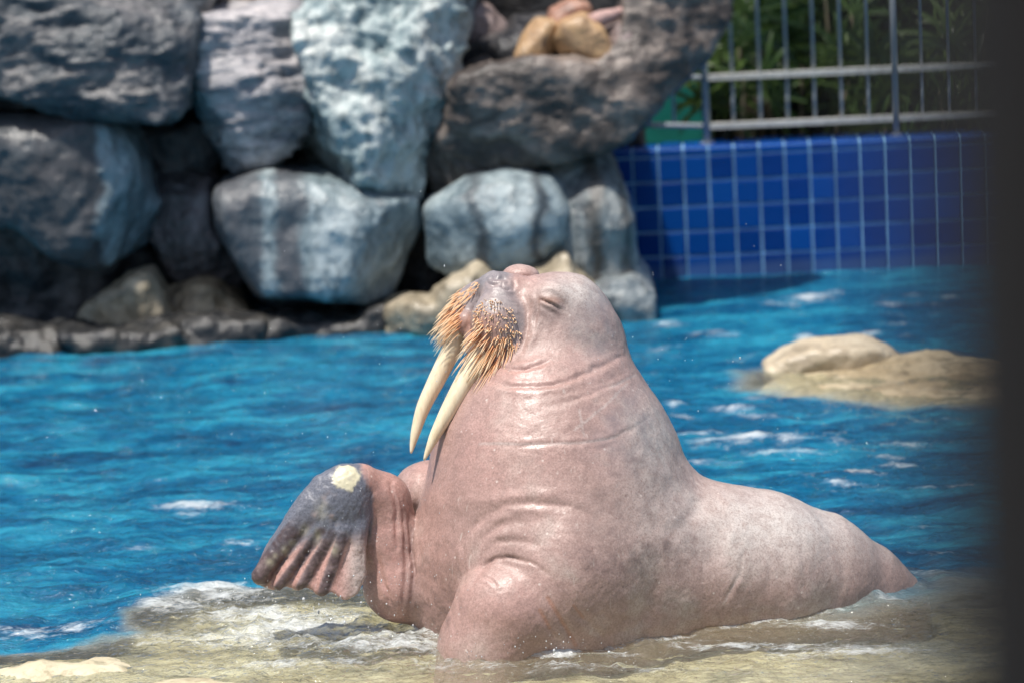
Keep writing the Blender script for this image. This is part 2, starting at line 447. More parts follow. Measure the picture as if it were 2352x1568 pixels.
# shoulder arcs and arm pit
fold(wob([(1068, 1270), (1085, 1215), (1130, 1172), (1200, 1154), (1270, 1156), (1330, 1170), (1385, 1200)]), 9, 6, 0.5, nothand)
fold(wob([(1090, 1285), (1108, 1240), (1150, 1205), (1210, 1192)]), 9, 5)
fold(wob([(1098, 1306), (1112, 1270), (1146, 1246), (1196, 1244), (1240, 1256)]), 8, 5)
fold(wob([(1070, 1372), (1090, 1334), (1108, 1308), (1130, 1288), (1160, 1280), (1196, 1284), (1236, 1300), (1270, 1326)]), 5, 8, 0.25)
fold(wob([(1102, 1318), (1125, 1332), (1146, 1350)]), 4, 4)
fold(wob([(1255, 1365), (1285, 1415), (1320, 1480)]), 7, 5)
fold(wob([(1232, 1395), (1262, 1440), (1290, 1486)]), 7, 4)
fold(wob([(1300, 1385), (1350, 1430), (1400, 1480)]), 9, 3)
fold(wob([(1710, 1260), (1700, 1310), (1680, 1350), (1660, 1384)]), 5, 3)
fold(wob([(1760, 1240), (1770, 1300), (1755, 1380)]), 9, 2.5)
fold(wob([(1830, 1220), (1850, 1300), (1840, 1390)]), 9, 2.5)
fold(wob([(1900, 1220), (1935, 1300), (1930, 1380)]), 9, 2.0)
fold(wob([(1600, 1100), (1606, 1150), (1575, 1200), (1520, 1235)]), 16, 6, 0.3)
# long vertical wrinkles of the chest by the raised limb
for i, xx in enumerate((948, 962, 975, 990, 1008, 1026, 1046, 1062)):
    fold(wob([(xx - 6, 1180 + 10 * i), (xx + 4 * math.sin(i), 1270), (xx + 6, 1360), (xx + 22, 1450 + 4 * i)]), 5.5, 4.6 - 0.3 * i, 0.6, nothand)
for pts in ([(930, 1130), (942, 1220), (948, 1320), (938, 1420)], [(912, 1110), (926, 1200), (932, 1300), (920, 1420)], [(896, 1100), (910, 1180), (912, 1260)], [(868, 1260), (880, 1330), (900, 1390)]):
    fold(wob(pts), 5, 8, 0.6, nothand)
# knuckle wrinkles on the raised flipper
onhand = sstep(14, 2, hd_)
for a, b in (((712, 1190), (604, 1318)), ((735, 1230), (648, 1335)), ((758, 1240), (697, 1335)), ((782, 1245), (745, 1345))):
    e = np.array(b, float) - a; L = np.linalg.norm(e); e /= L; u = (SX - a[0]) * e[0] + (SY - a[1]) * e[1]; v = (SX - a[0]) * -e[1] + (SY - a[1]) * e[0]
    m = np.exp(-(v / 16) ** 2) * sstep(0, 15, u) * sstep(L + 8, L - 8, u) * onhand * front
    disp += 0.8 * np.sin(u * 0.42 + 0.03 * v * v + 4 * WARP[:, 2]) * m * (0.6 + WARP[:, 2])
for pts in ([(722, 1190), (670, 1262), (622, 1330)], [(748, 1210), (708, 1270), (668, 1336)], [(776, 1225), (745, 1285), (716, 1340)], [(806, 1240), (792, 1290), (776, 1350)], [(741, 1150), (737, 1190), (722, 1215)], [(768, 1190), (772, 1215)]):
    fold(wob(pts), 5.5, 6, 0.35, onhand)
disp += (onhand * (1.6 * fbm(WV / np.array([9, 14, 9]), 3, 0.6) + 0.9 * fbm(WV / 4.5, 2)))
# soft flesh: broad lumps, skin grain
disp += nothand * (2.6 * fbm(WV / 120.0, 2) + 1.4 * fbm(WV / 38.0, 2) + 0.5 * fbm(WV / 9.0, 2))
# head is a little knobbly around the muzzle
disp += 1.2 * sstep(8, -2, mz_) * fbm(WV / 6.0, 2)
WV = WV + WN * disp[:, None]
WN = normals(WV, WQ)
WP = q2w(WV)
WBASE = np.array([0.35, 9.75, -0.06])

# skin colour, some light and shade painted in: R grey skin, G rosy skin, B cream patch; second: R dark brown and fold shade, G scar, B pale silver with lit sheen
def blob(cx, cy, rx, ry): return np.exp(-(((SX - cx) / rx) ** 2 + ((SY - cy) / ry) ** 2))
n1 = fbm(WV / 40.0, 3); n2 = fbm(WV / 14.0, 3)
grey = np.zeros(len(WV)); rosy = np.zeros(len(WV)); cream = np.zeros(len(WV)); dark = np.zeros(len(WV)); scar = np.zeros(len(WV)); pale = np.zeros(len(WV))
hm = sstep(9, 1, hd_ + 5 * n1 + 4 * n2)
digits = np.zeros(len(WV))
for a, b, r in (((715, 1170), (594, 1325), 27), ((738, 1220), (642, 1348), 13), ((762, 1225), (692, 1346), 13), ((786, 1235), (742, 1362), 14)):
    digits = np.maximum(digits, sstep(r + 4, r - 7, sd_line(SX, SY, [a, b])))
up_hand = sstep(1262, 1212, SY + 0.22 * (SX - 740) * (SX < 740) - 8 * n1)
grey = np.maximum(grey, hm * np.clip(up_hand + 0.35 * (digits > 0.5), 0, 1))
dark = np.maximum(dark, hm * digits * sstep(1170, 1225, SY) * (0.95 + 0.4 * n2))
rosy = np.maximum(rosy, hm * (1 - up_hand) * (1 - digits) * sstep(838, 790, SX))
pale = np.maximum(pale, hm * (1 - up_hand) * sstep(770, 830, SX) * 0.7)
cream = np.maximum(cream, hm * sstep(0.48, 0.62, blob(797, 1095, 38, 40) + 0.22 * n2 + 0.15 * n1))
for c in ((738, 1170, 14, 20), (728, 1232, 8, 16), (655, 1262, 8, 10), (672, 1248, 8, 8), (620, 1290, 9, 9), (632, 1275, 6, 6), (770, 1262, 8, 12), (700, 1215, 10, 12)):
    cream = np.maximum(cream, 0.32 * hm * blob(*c) * (1 + n2))
fam = sstep(16, 2, fa_) * (1 - hm); rosy = np.maximum(rosy, fam * sstep(975, 915, SX + 30 * n1) * (0.85 + 0.3 * n2)); dark = np.maximum(dark, 0.4 * fam * sstep(905, 945, SX + 14 * n2))  # darkening towards the chest is fold shade painted in
mzm = sstep(10, 0, mz_); grey = np.maximum(grey, mzm * (0.42 + 0.25 * n1)); pale = np.maximum(pale, 0.35 * mzm); scar = np.maximum(scar, 0.5 * mzm * sstep(700, 740, SY) * sstep(1185, 1120, SX)); grey = np.maximum(grey, 0.62 * sstep(6, 0, nos_) * sstep(690, 670, SY)); pale = np.maximum(pale, 0.6 * sstep(6, 0, nos_))
dark = np.maximum(dark, mzm * 0.5 * sstep(770, 815, SY))
dark = np.maximum(dark, front * 0.8 * (blob(1262, 728, 34, 26) * 0.8 + blob(1284, 694, 26, 20) * 0.7) * sstep(900, 860, SY))
scar = np.maximum(scar, front * 0.4 * blob(1262, 690, 26, 10))
dark = np.maximum(dark, 1.0 * front * sstep(3.2, 1.2, sd_line(SX, SY, EYE)))
rosy = np.maximum(rosy, 0.55 * (blob(1120, 1050, 190, 120) + blob(1150, 1420, 120, 120) + blob(1000, 1300, 60, 160) + blob(1200, 860, 110, 36) + blob(1225, 640, 60, 24)))
dark = np.maximum(dark, 0.42 * sstep(-0.1, 0.5, n1) * (blob(1480, 1290, 190, 110) + blob(1440, 1100, 120, 70) + blob(1010, 1420, 60, 80)))  # brown skin patches; the lower left chest is painted-in shade
pale = np.maximum(pale, 0.95 * (blob(1330, 670, 90, 50) + blob(1790, 1200, 290, 110) + 0.7 * blob(1500, 1010, 70, 120)))  # silver skin, brightened for the lit sheen on back, crown and neck
grey = np.maximum(grey, 0.45 * (blob(1370, 740, 80, 90) + blob(1440, 980, 90, 90)) * (0.7 + n1))
for pts, wd in (([(1258, 1372), (1288, 1420), (1322, 1480)], 4.5), ([(1240, 1400), (1262, 1440)], 4), ([(1318, 1390), (1340, 1418)], 3)):
    scar = np.maximum(scar, front * sstep(wd + 2, wd - 2, sd_line(SX, SY, pts)) * 0.4)
for pts in ([(1100, 1018), (1240, 1020), (1330, 1016)], [(1335, 1016), (1410, 1003), (1470, 972)], [(1320, 985), (1390, 930), (1440, 880)], [(1710, 1262), (1700, 1310), (1662, 1384)], [(1540, 1180), (1560, 1240)], [(1400, 890), (1460, 860)], [(1342, 1000), (1330, 940)]):
    pale = np.maximum(pale, front * 0.38 * sstep(5, 1, sd_line(SX + 4 * n2, SY + 3 * n1, wob(pts))))
wme = np_mesh('walrus', WP - WBASE, WQ)
colattr(wme, 'pig', np.clip(np.stack([grey, rosy, cream], 1), 0, 1)); colattr(wme, 'pigb', np.clip(np.stack([dark, scar, pale], 1), 0, 1))

t = NT('walrus_skin'); v = t.coord(); a1 = t.attr('pig'); a2 = t.attr('pigb')
big = t.noise(v, 4.5, 4, 0.6); mid = t.noise(v, 28, 5, 0.65, 0.4); fine = t.noise(v, 150, 4, 0.7)
c = t.ramp(big, [(0.30, (0.33, 0.22, 0.19)), (0.5, (0.445, 0.295, 0.258)), (0.7, (0.50, 0.405, 0.355))])
c = t.mix(t.math('MULTIPLY', a1[1], 0.85), c, (0.50, 0.275, 0.235))
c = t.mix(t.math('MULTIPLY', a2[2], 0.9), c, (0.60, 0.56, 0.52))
c = t.mix(t.ramp(mid, [(0.44, 0.0), (0.66, 0.42)]), c, (0.26, 0.165, 0.14))
c = t.mix(t.ramp(fine, [(0.47, 0.0), (0.63, 0.45)]), c, (0.19, 0.125, 0.105))
c = t.mix(t.ramp(fine, [(0.28, 0.4), (0.42, 0.0)]), c, (0.66, 0.55, 0.50))
for k_, rt in enumerate(((0.3, 0.9, 0.2), (1.2, 0.2, 0.8), (0.1, 2.0, 1.5))):
    sc_ = t.noise(t.coord((46, 46, 3.2), 'Object', rt), 1.0, 3, 0.5, 0.25); c = t.mix(t.ramp(sc_, [(0.70, 0.0), (0.76, 0.45)]), c, (0.66, 0.56, 0.50))
sp = t.voro(v, 17); c = t.mix(t.ramp(sp, [(0.045, 0.7), (0.09, 0.0)]), c, (0.68, 0.58, 0.52))
sq = t.voro(t.coord((1, 1, 0.6), 'Object', (0.3, 0.5, 0)), 31); c = t.mix(t.ramp(sq, [(0.05, 0.6), (0.10, 0.0)]), c, (0.24, 0.14, 0.12))
c = t.mix(a1[0], c, t.ramp(fine, [(0.3, (0.085, 0.09, 0.112)), (0.7, (0.19, 0.197, 0.235))]))
c = t.mix(t.math('MULTIPLY', a2[0], t.ramp(mid, [(0.3, 0.55), (0.6, 1.0)]), True), c, (0.07, 0.045, 0.045))
c = t.mix(a2[1], c, (0.42, 0.17, 0.09)); c = t.mix(a1[2], c, (0.62, 0.57, 0.40))
t.set('Base Color', c)
t.set('Roughness', t.ramp(t.noise(t.coord((6, 6, 2.5)), 1.0, 4, 0.6), [(0.35, 0.33), (0.65, 0.49)])); t.set('Specular IOR Level', 0.5)
wr = t.coord((1.0, 1.0, 0.45)); h1 = t.voro(wr, 75, 'DISTANCE_TO_EDGE')
b1 = t.bump(fine, 0.16, 0.004); b2 = t.bump(t.ramp(h1, [(0.0, 0.0), (0.12, 1.0)]), 0.10, 0.003, b1)
t.set('Normal', b2)
walrus = link('walrus', wme, t.m, None, WBASE)
tag(walrus, 'pinkish brown walrus rearing out of the shallows, eyes closed, one flipper raised', 'walrus')

# tusks
t = NT('ivory'); v = t.coord(); g = t.noise(t.coord((60, 60, 6)), 1.0, 4, 0.6)
c = t.ramp(g, [(0.3, (0.70, 0.55, 0.35)), (0.6, (0.82, 0.70, 0.50))]); c = t.mix(t.ramp(t.noise(v, 9, 3), [(0.55, 0.0), (0.8, 0.35)]), c, (0.62, 0.45, 0.25))
t.set('Base Color', c); t.set('Roughness', 0.32); 
t.set('Normal', t.bump(g, 0.05, 0.003)); IVORY = t.m
def tusk(pts, rad, ws):
    P = wob([(a, b) for a, b in pts]); n = len(P); u = np.linspace(0, len(pts) - 1, n)
    W = np.interp(u, range(len(pts)), ws); Rr = np.interp(u, range(len(pts)), rad)
    ctr = np.array([q2w(q3(P[i, 0], P[i, 1], W[i])[None])[0] for i in range(n)]) - WBASE
    m = MB(); m.tube(ctr, list(Rr * PX), 20); m.build('tusk', IVORY, walrus, True)
tusk([(1066, 735), (1036, 805), (1004, 870), (972, 936), (953, 998), (944, 1040)], [22, 22.5, 20.5, 16.5, 10.5, 2.2], [20, 12, 4, -6, -14, -20])
tusk([(1128, 770), (1096, 830), (1060, 890), (1026, 950), (996, 1006), (974, 1056)], [24, 25, 23, 18.5, 12, 2.2], [-78, -92, -104, -114, -120, -126])

# whiskers, rooted on the two bristle pads
t = NT('bristle'); a1 = t.attr('tip')
c = t.ramp(a1[0], [(0.0, (0.60, 0.24, 0.12)), (0.4, (0.82, 0.44, 0.21)), (1.0, (0.92, 0.76, 0.52))])
t.set('Base Color', c); t.set('Roughness', 0.4); BR = t.m
def whiskers(poly, count, dirf, lenf, wmin, wmax, seed):
    rng = np.random.default_rng(seed)
    ins = (sd_poly(SX, SY, poly) < 0) & (WV[:, 2] > wmin) & (WV[:, 2] < wmax) & (WN[:, 2] < 0.35)
    ids = np.argwhere(ins)[:, 0]; ids = rng.choice(ids, min(count, len(ids)), replace=False)
    m = MB(); tip = []
    for i in ids:
        p = WV[i].copy(); nrm = WN[i]; L = lenf(SX[i], SY[i]) * rng.uniform(0.55, 1.3)
        d = dirf(SX[i], SY[i], nrm) + rng.normal(0, 0.075, 3); d /= np.linalg.norm(d)
        pts = []; q = p - nrm * 2; g = np.array([-0.06, 0.19, 0.0]) * rng.uniform(0.2, 1.3)
        for s in range(6):
            pts.append(q2w(q[None])[0] - WBASE); q = q + d * L / 5; d = d + g; d /= np.linalg.norm(d)
        r = rng.uniform(0.9, 1.4) * PX; b = len(m.v)
        m.tube(pts, [r, r, r * 0.95, r * 0.85, r * 0.7, r * 0.35], 5)
        k0 = rng.uniform(-0.12, 0.2); tip += [min(1, max(0, k0 + s / 5.0)) for s in range(6) for _ in range(5)]
    me = m.mesh('whiskers', True); tt = np.array(tip); colattr(me, 'tip', np.stack([tt, tt, tt], 1))
    o = link('whiskers', me, BR, walrus); o['kind'] = 'stuff'
def dn(x, y, n):
    u = sstep(1090, 1185, x); return 0.26 * n + np.array([-0.72 + 0.55 * u, 0.62 + 0.3 * u, -0.12])
def ln(x, y): return 10 + 66 * float(sstep(740, 812, y + 0.35 * (1130 - x)))
whiskers([(1098, 695), (1128, 690), (1158, 715), (1186, 760), (1192, 800), (1170, 832), (1130, 832), (1092, 800), (1082, 760)], 215, dn, ln, -200, -10, 3)
def df(x, y, n): return 0.22 * n + np.array([-0.70, 0.60, 0.0])
def lf(x, y): return 15 + 52 * float(sstep(650, 720, y))
whiskers([(1044, 640), (1100, 630), (1102, 660), (1072, 700), (1058, 768), (1040, 760), (1028, 730), (1030, 680)], 180, df, lf, -60, 150, 4)
def ds(x, y, n): return 0.7 * n + np.array([-0.1, 0.1, 0])
whiskers([(1098, 694), (1140, 684), (1178, 712), (1200, 776), (1188, 806), (1150, 790), (1104, 756), (1086, 730)], 190, ds, lambda x, y: 11, -200, -10, 5)
# ================================================================ SETTING
def quad_sheet(name, rects, z, mat):
    m = MB()
    for x0, x1, y0, y1 in rects:
        b = len(m.v); m.v += [(x0, y0, z), (x1, y0, z), (x1, y1, z), (x0, y1, z)]; m.f.append((b, b + 1, b + 2, b + 3))
    return tag(m.build(name, mat), kind='structure')
GROUND = simple('ground_soil', (0.10, 0.085, 0.065), 0.9, 0, 0.3, 3, 0.4)
quad_sheet('ground', [(-200, 200, -200, -3), (-200, -8, -3, 17.6), (8, 200, -3, 17.6), (-200, 200, 17.6, 300)], 0.35, GROUND)
POOLP = simple('pool_paint', (0.02, 0.16, 0.33), 0.6, 0, 0.2, 2)
m = MB(); m.box((0, 8.3, -1.25), (8.2, 9.6, 0.1)); m.box((-8.1, 8.3, -0.4), (0.1, 9.6, 0.74)); m.box((8.1, 8.3, -0.4), (0.1, 9.6, 0.74))
tag(m.build('pool_basin', POOLP), kind='structure')

# submerged tan ledge the walrus lies on
SHELF = np.array([at_z(x, y)[:2] for x, y in [(-260, 1500), (120, 1478), (290, 1452), (320, 1405), (430, 1372), (560, 1350), (760, 1340), (1000, 1320), (1500, 1320), (1900, 1340), (2060, 1318), (2180, 1296), (2420, 1290), (2800, 1300), (2700, 2400), (-800, 2400)]])
def shelf_z(x, y):
    P = np.stack([x, y, np.zeros_like(x)], 1)
    d = sd_poly(x + 0.10 * vnoise(P * 2.3), y + 0.10 * vnoise(P * 2.3 + 40), SHELF)
    up = at_z(150, 1540)[:2]; up2 = at_z(420, 1590)[:2]; up3 = at_z(700, 1385)[:2]
    m1 = at_z(620, 1425)[:2]; z = 0.045 * np.exp(-((x - m1[0]) ** 2 / 0.16 + (y - m1[1]) ** 2 / 0.05)) - 0.085 + 0.030 * fbm(P * 2.2, 3) + 0.018 * fbm(P * 7, 3, 0.55, True)
    z = z + 0.11 * np.exp(-((x - up[0]) ** 2 / 0.16 + (y - up[1]) ** 2 / 0.05)) + 0.11 * np.exp(-((x - up2[0]) ** 2 / 0.10 + (y - up2[1]) ** 2 / 0.03))
    z = z + 0.03 * np.exp(-((x - up3[0]) ** 2 / 0.05 + (y - up3[1]) ** 2 / 0.03))
    return z - 0.10 * sstep(0.6, 1.5, x) - 0.95 * sstep(0.06, 0.40, d), d
def grid_mesh(xs, ys, zf):
    X, Y = np.meshgrid(xs, ys, indexing='xy'); x, y = X.ravel(), Y.ravel(); z, extra = zf(x, y)
    nx, ny = len(xs), len(ys); i = np.arange(nx * ny).reshape(ny, nx)
    Q = np.stack([i[:-1, :-1], i[:-1, 1:], i[1:, 1:], i[1:, :-1]], -1).reshape(-1, 4)
    return np.stack([x, y, z], 1), Q, extra
V, Q, _ = grid_mesh(np.arange(-3.4, 3.6, 0.025), np.arange(6.6, 11.3, 0.025), shelf_z)
t = NT('tan_rock'); v = t.coord(); n = t.noise(v, 3.5, 6, 0.6); n2 = t.noise(v, 22, 5, 0.65)
c = t.ramp(n, [(0.3, (0.36, 0.30, 0.18)), (0.5, (0.58, 0.51, 0.35)), (0.72, (0.74, 0.68, 0.52))])
c = t.mix(t.ramp(n2, [(0.5, 0.0), (0.7, 0.6)]), c, (0.22, 0.17, 0.085)); n3 = t.noise(t.coord((1.4, 4.0, 1)), 1.6, 4, 0.6, 0.6); c = t.mix(t.ramp(n3, [(0.56, 0.0), (0.66, 0.75)]), c, (0.10, 0.10, 0.06)); t.set('Base Color', c); t.set('Roughness', 0.55)
t.set('Normal', t.bump(n2, 0.5, 0.02)); TAN = t.m
tag(link('rock_ledge', np_mesh('rock_ledge', V, Q), TAN), kind='structure')

P_ = np.array([at_z(x, y)[:2] for x, y in [(1688, 890), (1790, 903), (1950, 914), (2210, 922), (2460, 930), (2460, 832), (2180, 822), (1960, 838), (1790, 850), (1720, 874)]])
def ledge_z(x, y):
    P = np.stack([x, y, 0 * x], 1); d = sd_poly(x + 0.12 * vnoise(P * 3), y + 0.08 * vnoise(P * 3 + 9), P_); r = at_z(2150, 830)
    z = 0.012 + 0.035 * fbm(P * np.array([2.0, 3.2, 1]), 4, 0.55) + 0.014 * fbm(P * 8, 3, 0.6, True) + 0.055 * np.exp(-(((x - r[0]) / 0.35) ** 2 + ((y - r[1]) / 0.2) ** 2))
    return z - 0.5 * sstep(-0.16, 0.34, d), None
# water ---------------------------------------------------------------
def foam_spots():
    S = []
    rs = random.Random(5); more = [(rs.uniform(1480, 2240), rs.uniform(670, 1140), rs.uniform(18, 70), rs.uniform(2.5, 6), rs.uniform(.35, .75)) for _ in range(60)] + [(rs.uniform(-20, 900), rs.uniform(800, 1330), rs.uniform(18, 60), rs.uniform(2.5, 5), rs.uniform(.25, .5)) for _ in range(24)]
    for x, y, rx, ry, a in more + [(465, 1160, 110, 10, 1.0), (545, 1250, 46, 8, .7), (300, 1258, 90, 8, .5), (430, 1180, 60, 6, .7), (1725, 1003, 60, 16, 1.1), (1610, 990, 70, 12, .8), (1650, 1015, 90, 10, .8),
                            (1560, 940, 30, 7, .9), (1680, 945, 60, 8, .7), (1820, 1015, 50, 18, .8), (1800, 1050, 90, 7, .8), (2090, 1030, 70, 10, .8), (2100, 1085, 80, 8, .8), (1950, 1105, 130, 5, .7), (1860, 688, 60, 10, 1.0), (1790, 700, 60, 10, .6),
                            (2080, 700, 90, 8, .6), (1540, 745, 40, 8, .7), (1640, 770, 60, 8, .7), (1510, 800, 30, 6, .6), (1850, 770, 30, 12, .7), (1700, 830, 50, 8, .5), (340, 752, 150, 9, .9), (200, 770, 60, 8, .7), (520, 742, 60, 6, .6), (60, 775, 60, 8, .5),
                            (100, 1440, 120, 16, .7), (60, 1465, 90, 10, .6), (480, 1365, 110, 22, .9), (400, 1400, 70, 20, .7), (620, 1420, 160, 22, .55), (760, 1450, 200, 26, .6), (880, 1490, 160, 22, .6), (520, 1480, 200, 22, .35), (960, 1450, 60, 16, .8), (1150, 1500, 130, 10, .75),
                            (1290, 1512, 130, 10, .6), (1700, 1490, 160, 10, .55), (1900, 1440, 90, 10, .6), (2010, 1385, 60, 10, .8), (2080, 1320, 60, 8, .8), (2150, 1270, 60, 8, .7), (1400, 1545, 200, 10, .35), (1980, 1500, 200, 16, .4), (2130, 1210, 50, 5, .6), (700, 1540, 200, 14, .35), (1100, 1540, 150, 12, .35)]:
        S.append((at_z(x, y), x, y, rx, ry, a * (0.82 if y < 1340 else 1.05)))
    return S
SPOTS = foam_spots()
def water_z(x, y):
    P = np.stack([x, y, np.zeros_like(x)], 1)
    sz, sdist = shelf_z(x, y); rt = sstep(0.55, 1.25, x); mk = fbm(P * np.array([2.2, 5.0, 1]) + 4, 3)
    deep = np.clip(sstep(-0.10 - 0.45 * rt, 0.05 + 0.10 * rt, sdist + 0.05 * vnoise(P * 6) + 0.12 * rt * mk) + rt * sstep(-0.1, 0.5, mk) * 0.30, 0, 1) * sstep(-0.02, 0.30, -ledge_z(x, y)[0])
    lf = 0.030 * fbm(P * np.array([1.6, 2.6, 1]) + 5, 2) + 0.024 * fbm(P * np.array([4.5, 7.5, 1]), 2) + 0.0075 * fbm(P * np.array([13, 20, 1]) + 9, 2, 0.5, True)
    z = lf * (0.45 + 0.55 * deep) * (1 - 0.6 * sstep(14, 16.5, y))
    px, py, _ = proj(P); foam = np.zeros_like(x); crest = np.zeros_like(x)
    for c, sx, sy, rx, ry, a in SPOTS:
        g = np.exp(-(((px - sx) / (1.2 * rx)) ** 2 + ((py - sy) / (1.0 * ry)) ** 2)); foam = np.maximum(foam, a * g); crest = np.maximum(crest, a * np.exp(-(((px - sx) / rx) ** 2 + ((py - sy) / ry) ** 2)))
    churn = np.clip(np.exp(-(((px - 700) / 420) ** 2 + ((py - 1450) / 75) ** 2)) + 0.5 * np.exp(-(((px - 1300) / 700) ** 2 + ((py - 1530) / 50) ** 2)), 0, 1)
    z = z + (1 - deep) * (0.010 * fbm(P * np.array([6, 10, 1]) + 3, 3, 0.6, True) + 0.005 * fbm(P * np.array([20, 34, 1]), 2, 0.6, True)) + 0.014 * crest + churn * (0.022 * fbm(P * np.array([9, 13, 1]) + 3, 3, 0.6, True) + 0.009 * fbm(P * 32, 2, 0.6, True))
    z = z + 0.010 * crest * fbm(P * 30, 2, 0.6)
    # the water heaps up against the skin
    bodyd = np.full(len(x), 999.0); near = (x > -0.9) & (x < 1.9) & (y > 8.6) & (y < 11)
    bodyd[near] = walrus_sdf(w2q(P[near]))
    lip = np.exp(-(np.maximum(bodyd, 0) / 11.0) ** 2); z = z + 0.020 * lip * (0.75 + 0.5 * vnoise(P * 9)) + 0.010 * np.exp(-((bodyd - 55) / 26) ** 2)
    foam = np.maximum(foam, 0.36 * np.exp(-((bodyd - 7) / 8.0) ** 2))
    foam = np.clip(foam * (0.72 + 0.7 * fbm(P * np.array([10, 16, 1]), 3, 0.6)), 0, 1)
    return z, np.stack([deep, foam, np.maximum(churn, 0.55 * (1 - deep))], 1)
def steps(*segs):
    o = []
    for a, b, s in segs: o += list(np.arange(a, b, s))
    return np.array(o + [segs[-1][1]])
xs = steps((-8, -3.4, 0.3), (-3.4, -1.95, 0.03), (-1.95, 2.0, 0.013), (2.0, 3.4, 0.03), (3.4, 8, 0.3))
ys = steps((-1.2, 8.4, 0.3), (8.4, 10.9, 0.0115), (10.9, 13.5, 0.022), (13.5, 17.9, 0.035))
V, Q, ex = grid_mesh(xs, ys, water_z)
wm = np_mesh('water', V, Q); colattr(wm, 'wet', ex)
t = NT('pool_water'); v = t.coord(); at = t.attr('wet')
rip = t.coord((9, 17, 1)); r1 = t.noise(rip, 1.0, 4, 0.6, 0.3); r2 = t.noise(t.coord((34, 60, 1)), 1.0, 3, 0.6, 0.2)
bmp = t.bump(r2, 0.45, 0.012, t.bump(r1, 1.0, 0.045))
st = t.math('ADD', t.math('MULTIPLY', t.noise(t.coord((1.1, 4.2, 1)), 1.0, 4, 0.62, 0.6), 0.65), t.math('MULTIPLY', t.noise(t.coord((6, 17, 1)), 1.0, 4, 0.65, 0.5), 0.35))  # light and dark of the ripples painted in as colour streaks
c = t.ramp(st, [(0.36, (0.002, 0.036, 0.095)), (0.49, (0.004, 0.105, 0.21)), (0.62, (0.022, 0.235, 0.35))])
c = t.mix(at[0], (0.50, 0.48, 0.37), c); t.set('Base Color', c); t.set('Roughness', 0.06); t.set('IOR', 1.33); t.set('Specular IOR Level', 0.5); t.set('Normal', bmp)
tr = t.new('ShaderNodeBsdfTransparent'); tr.inputs[0].default_value = (0.93, 0.96, 0.90, 1)
gl = t.new('ShaderNodeBsdfGlossy'); gl.inputs['Roughness'].default_value = 0.05; t.l.new(bmp, gl.inputs['Normal'])
fr = t.new('ShaderNodeFresnel'); fr.inputs['IOR'].default_value = 1.33; t.l.new(bmp, fr.inputs['Normal'])
sh = t.new('ShaderNodeMixShader'); t.l.new(t.math('MULTIPLY', fr.outputs[0], 1.25, True), sh.inputs[0]); t.l.new(tr.outputs[0], sh.inputs[1]); t.l.new(gl.outputs[0], sh.inputs[2])
dm = t.new('ShaderNodeMixShader'); t.l.new(t.math('ADD', t.math('MULTIPLY', at[0], 0.82), 0.14), dm.inputs[0]); t.l.new(sh.outputs[0], dm.inputs[1]); t.l.new(t.b.outputs[0], dm.inputs[2])
fo = t.new('ShaderNodeBsdfPrincipled'); fo.inputs['Base Color'].default_value = (0.72, 0.76, 0.76, 1); fo.inputs['Roughness'].default_value = 0.35; t.l.new(bmp, fo.inputs['Normal'])
lace = t.noise(t.coord((22, 70, 1)), 1.0, 6, 0.72, 0.9); fm = t.math('ADD', t.math('ADD', t.math('MULTIPLY', at[1], 0.72), t.math('MULTIPLY', at[2], 0.17)), lace)
glint = t.ramp(t.voro(t.coord((75, 75, 1)), 1.0), [(0.10, 1.0), (0.22, 0.0)]); bn = t.ramp(t.noise(t.coord((5, 9, 1)), 1.0, 4, 0.6), [(0.50, 0.0), (0.62, 1.0)])  # white specks painted in for tiny glints on the churned water
fm = t.math('MAXIMUM', t.ramp(fm, [(0.70, 0.0), (1.36, 0.62)]), t.math('MULTIPLY', t.math('MULTIPLY', glint, bn), t.math('MULTIPLY', at[2], 0.9)))
fx = t.new('ShaderNodeMixShader'); t.l.new(fm, fx.inputs[0]); t.l.new(dm.outputs[0], fx.inputs[1]); t.l.new(fo.outputs[0], fx.inputs[2])
t.l.new(fx.outputs[0], t.out.inputs['Surface'])
tag(link('water', wm, t.m), kind='structure')

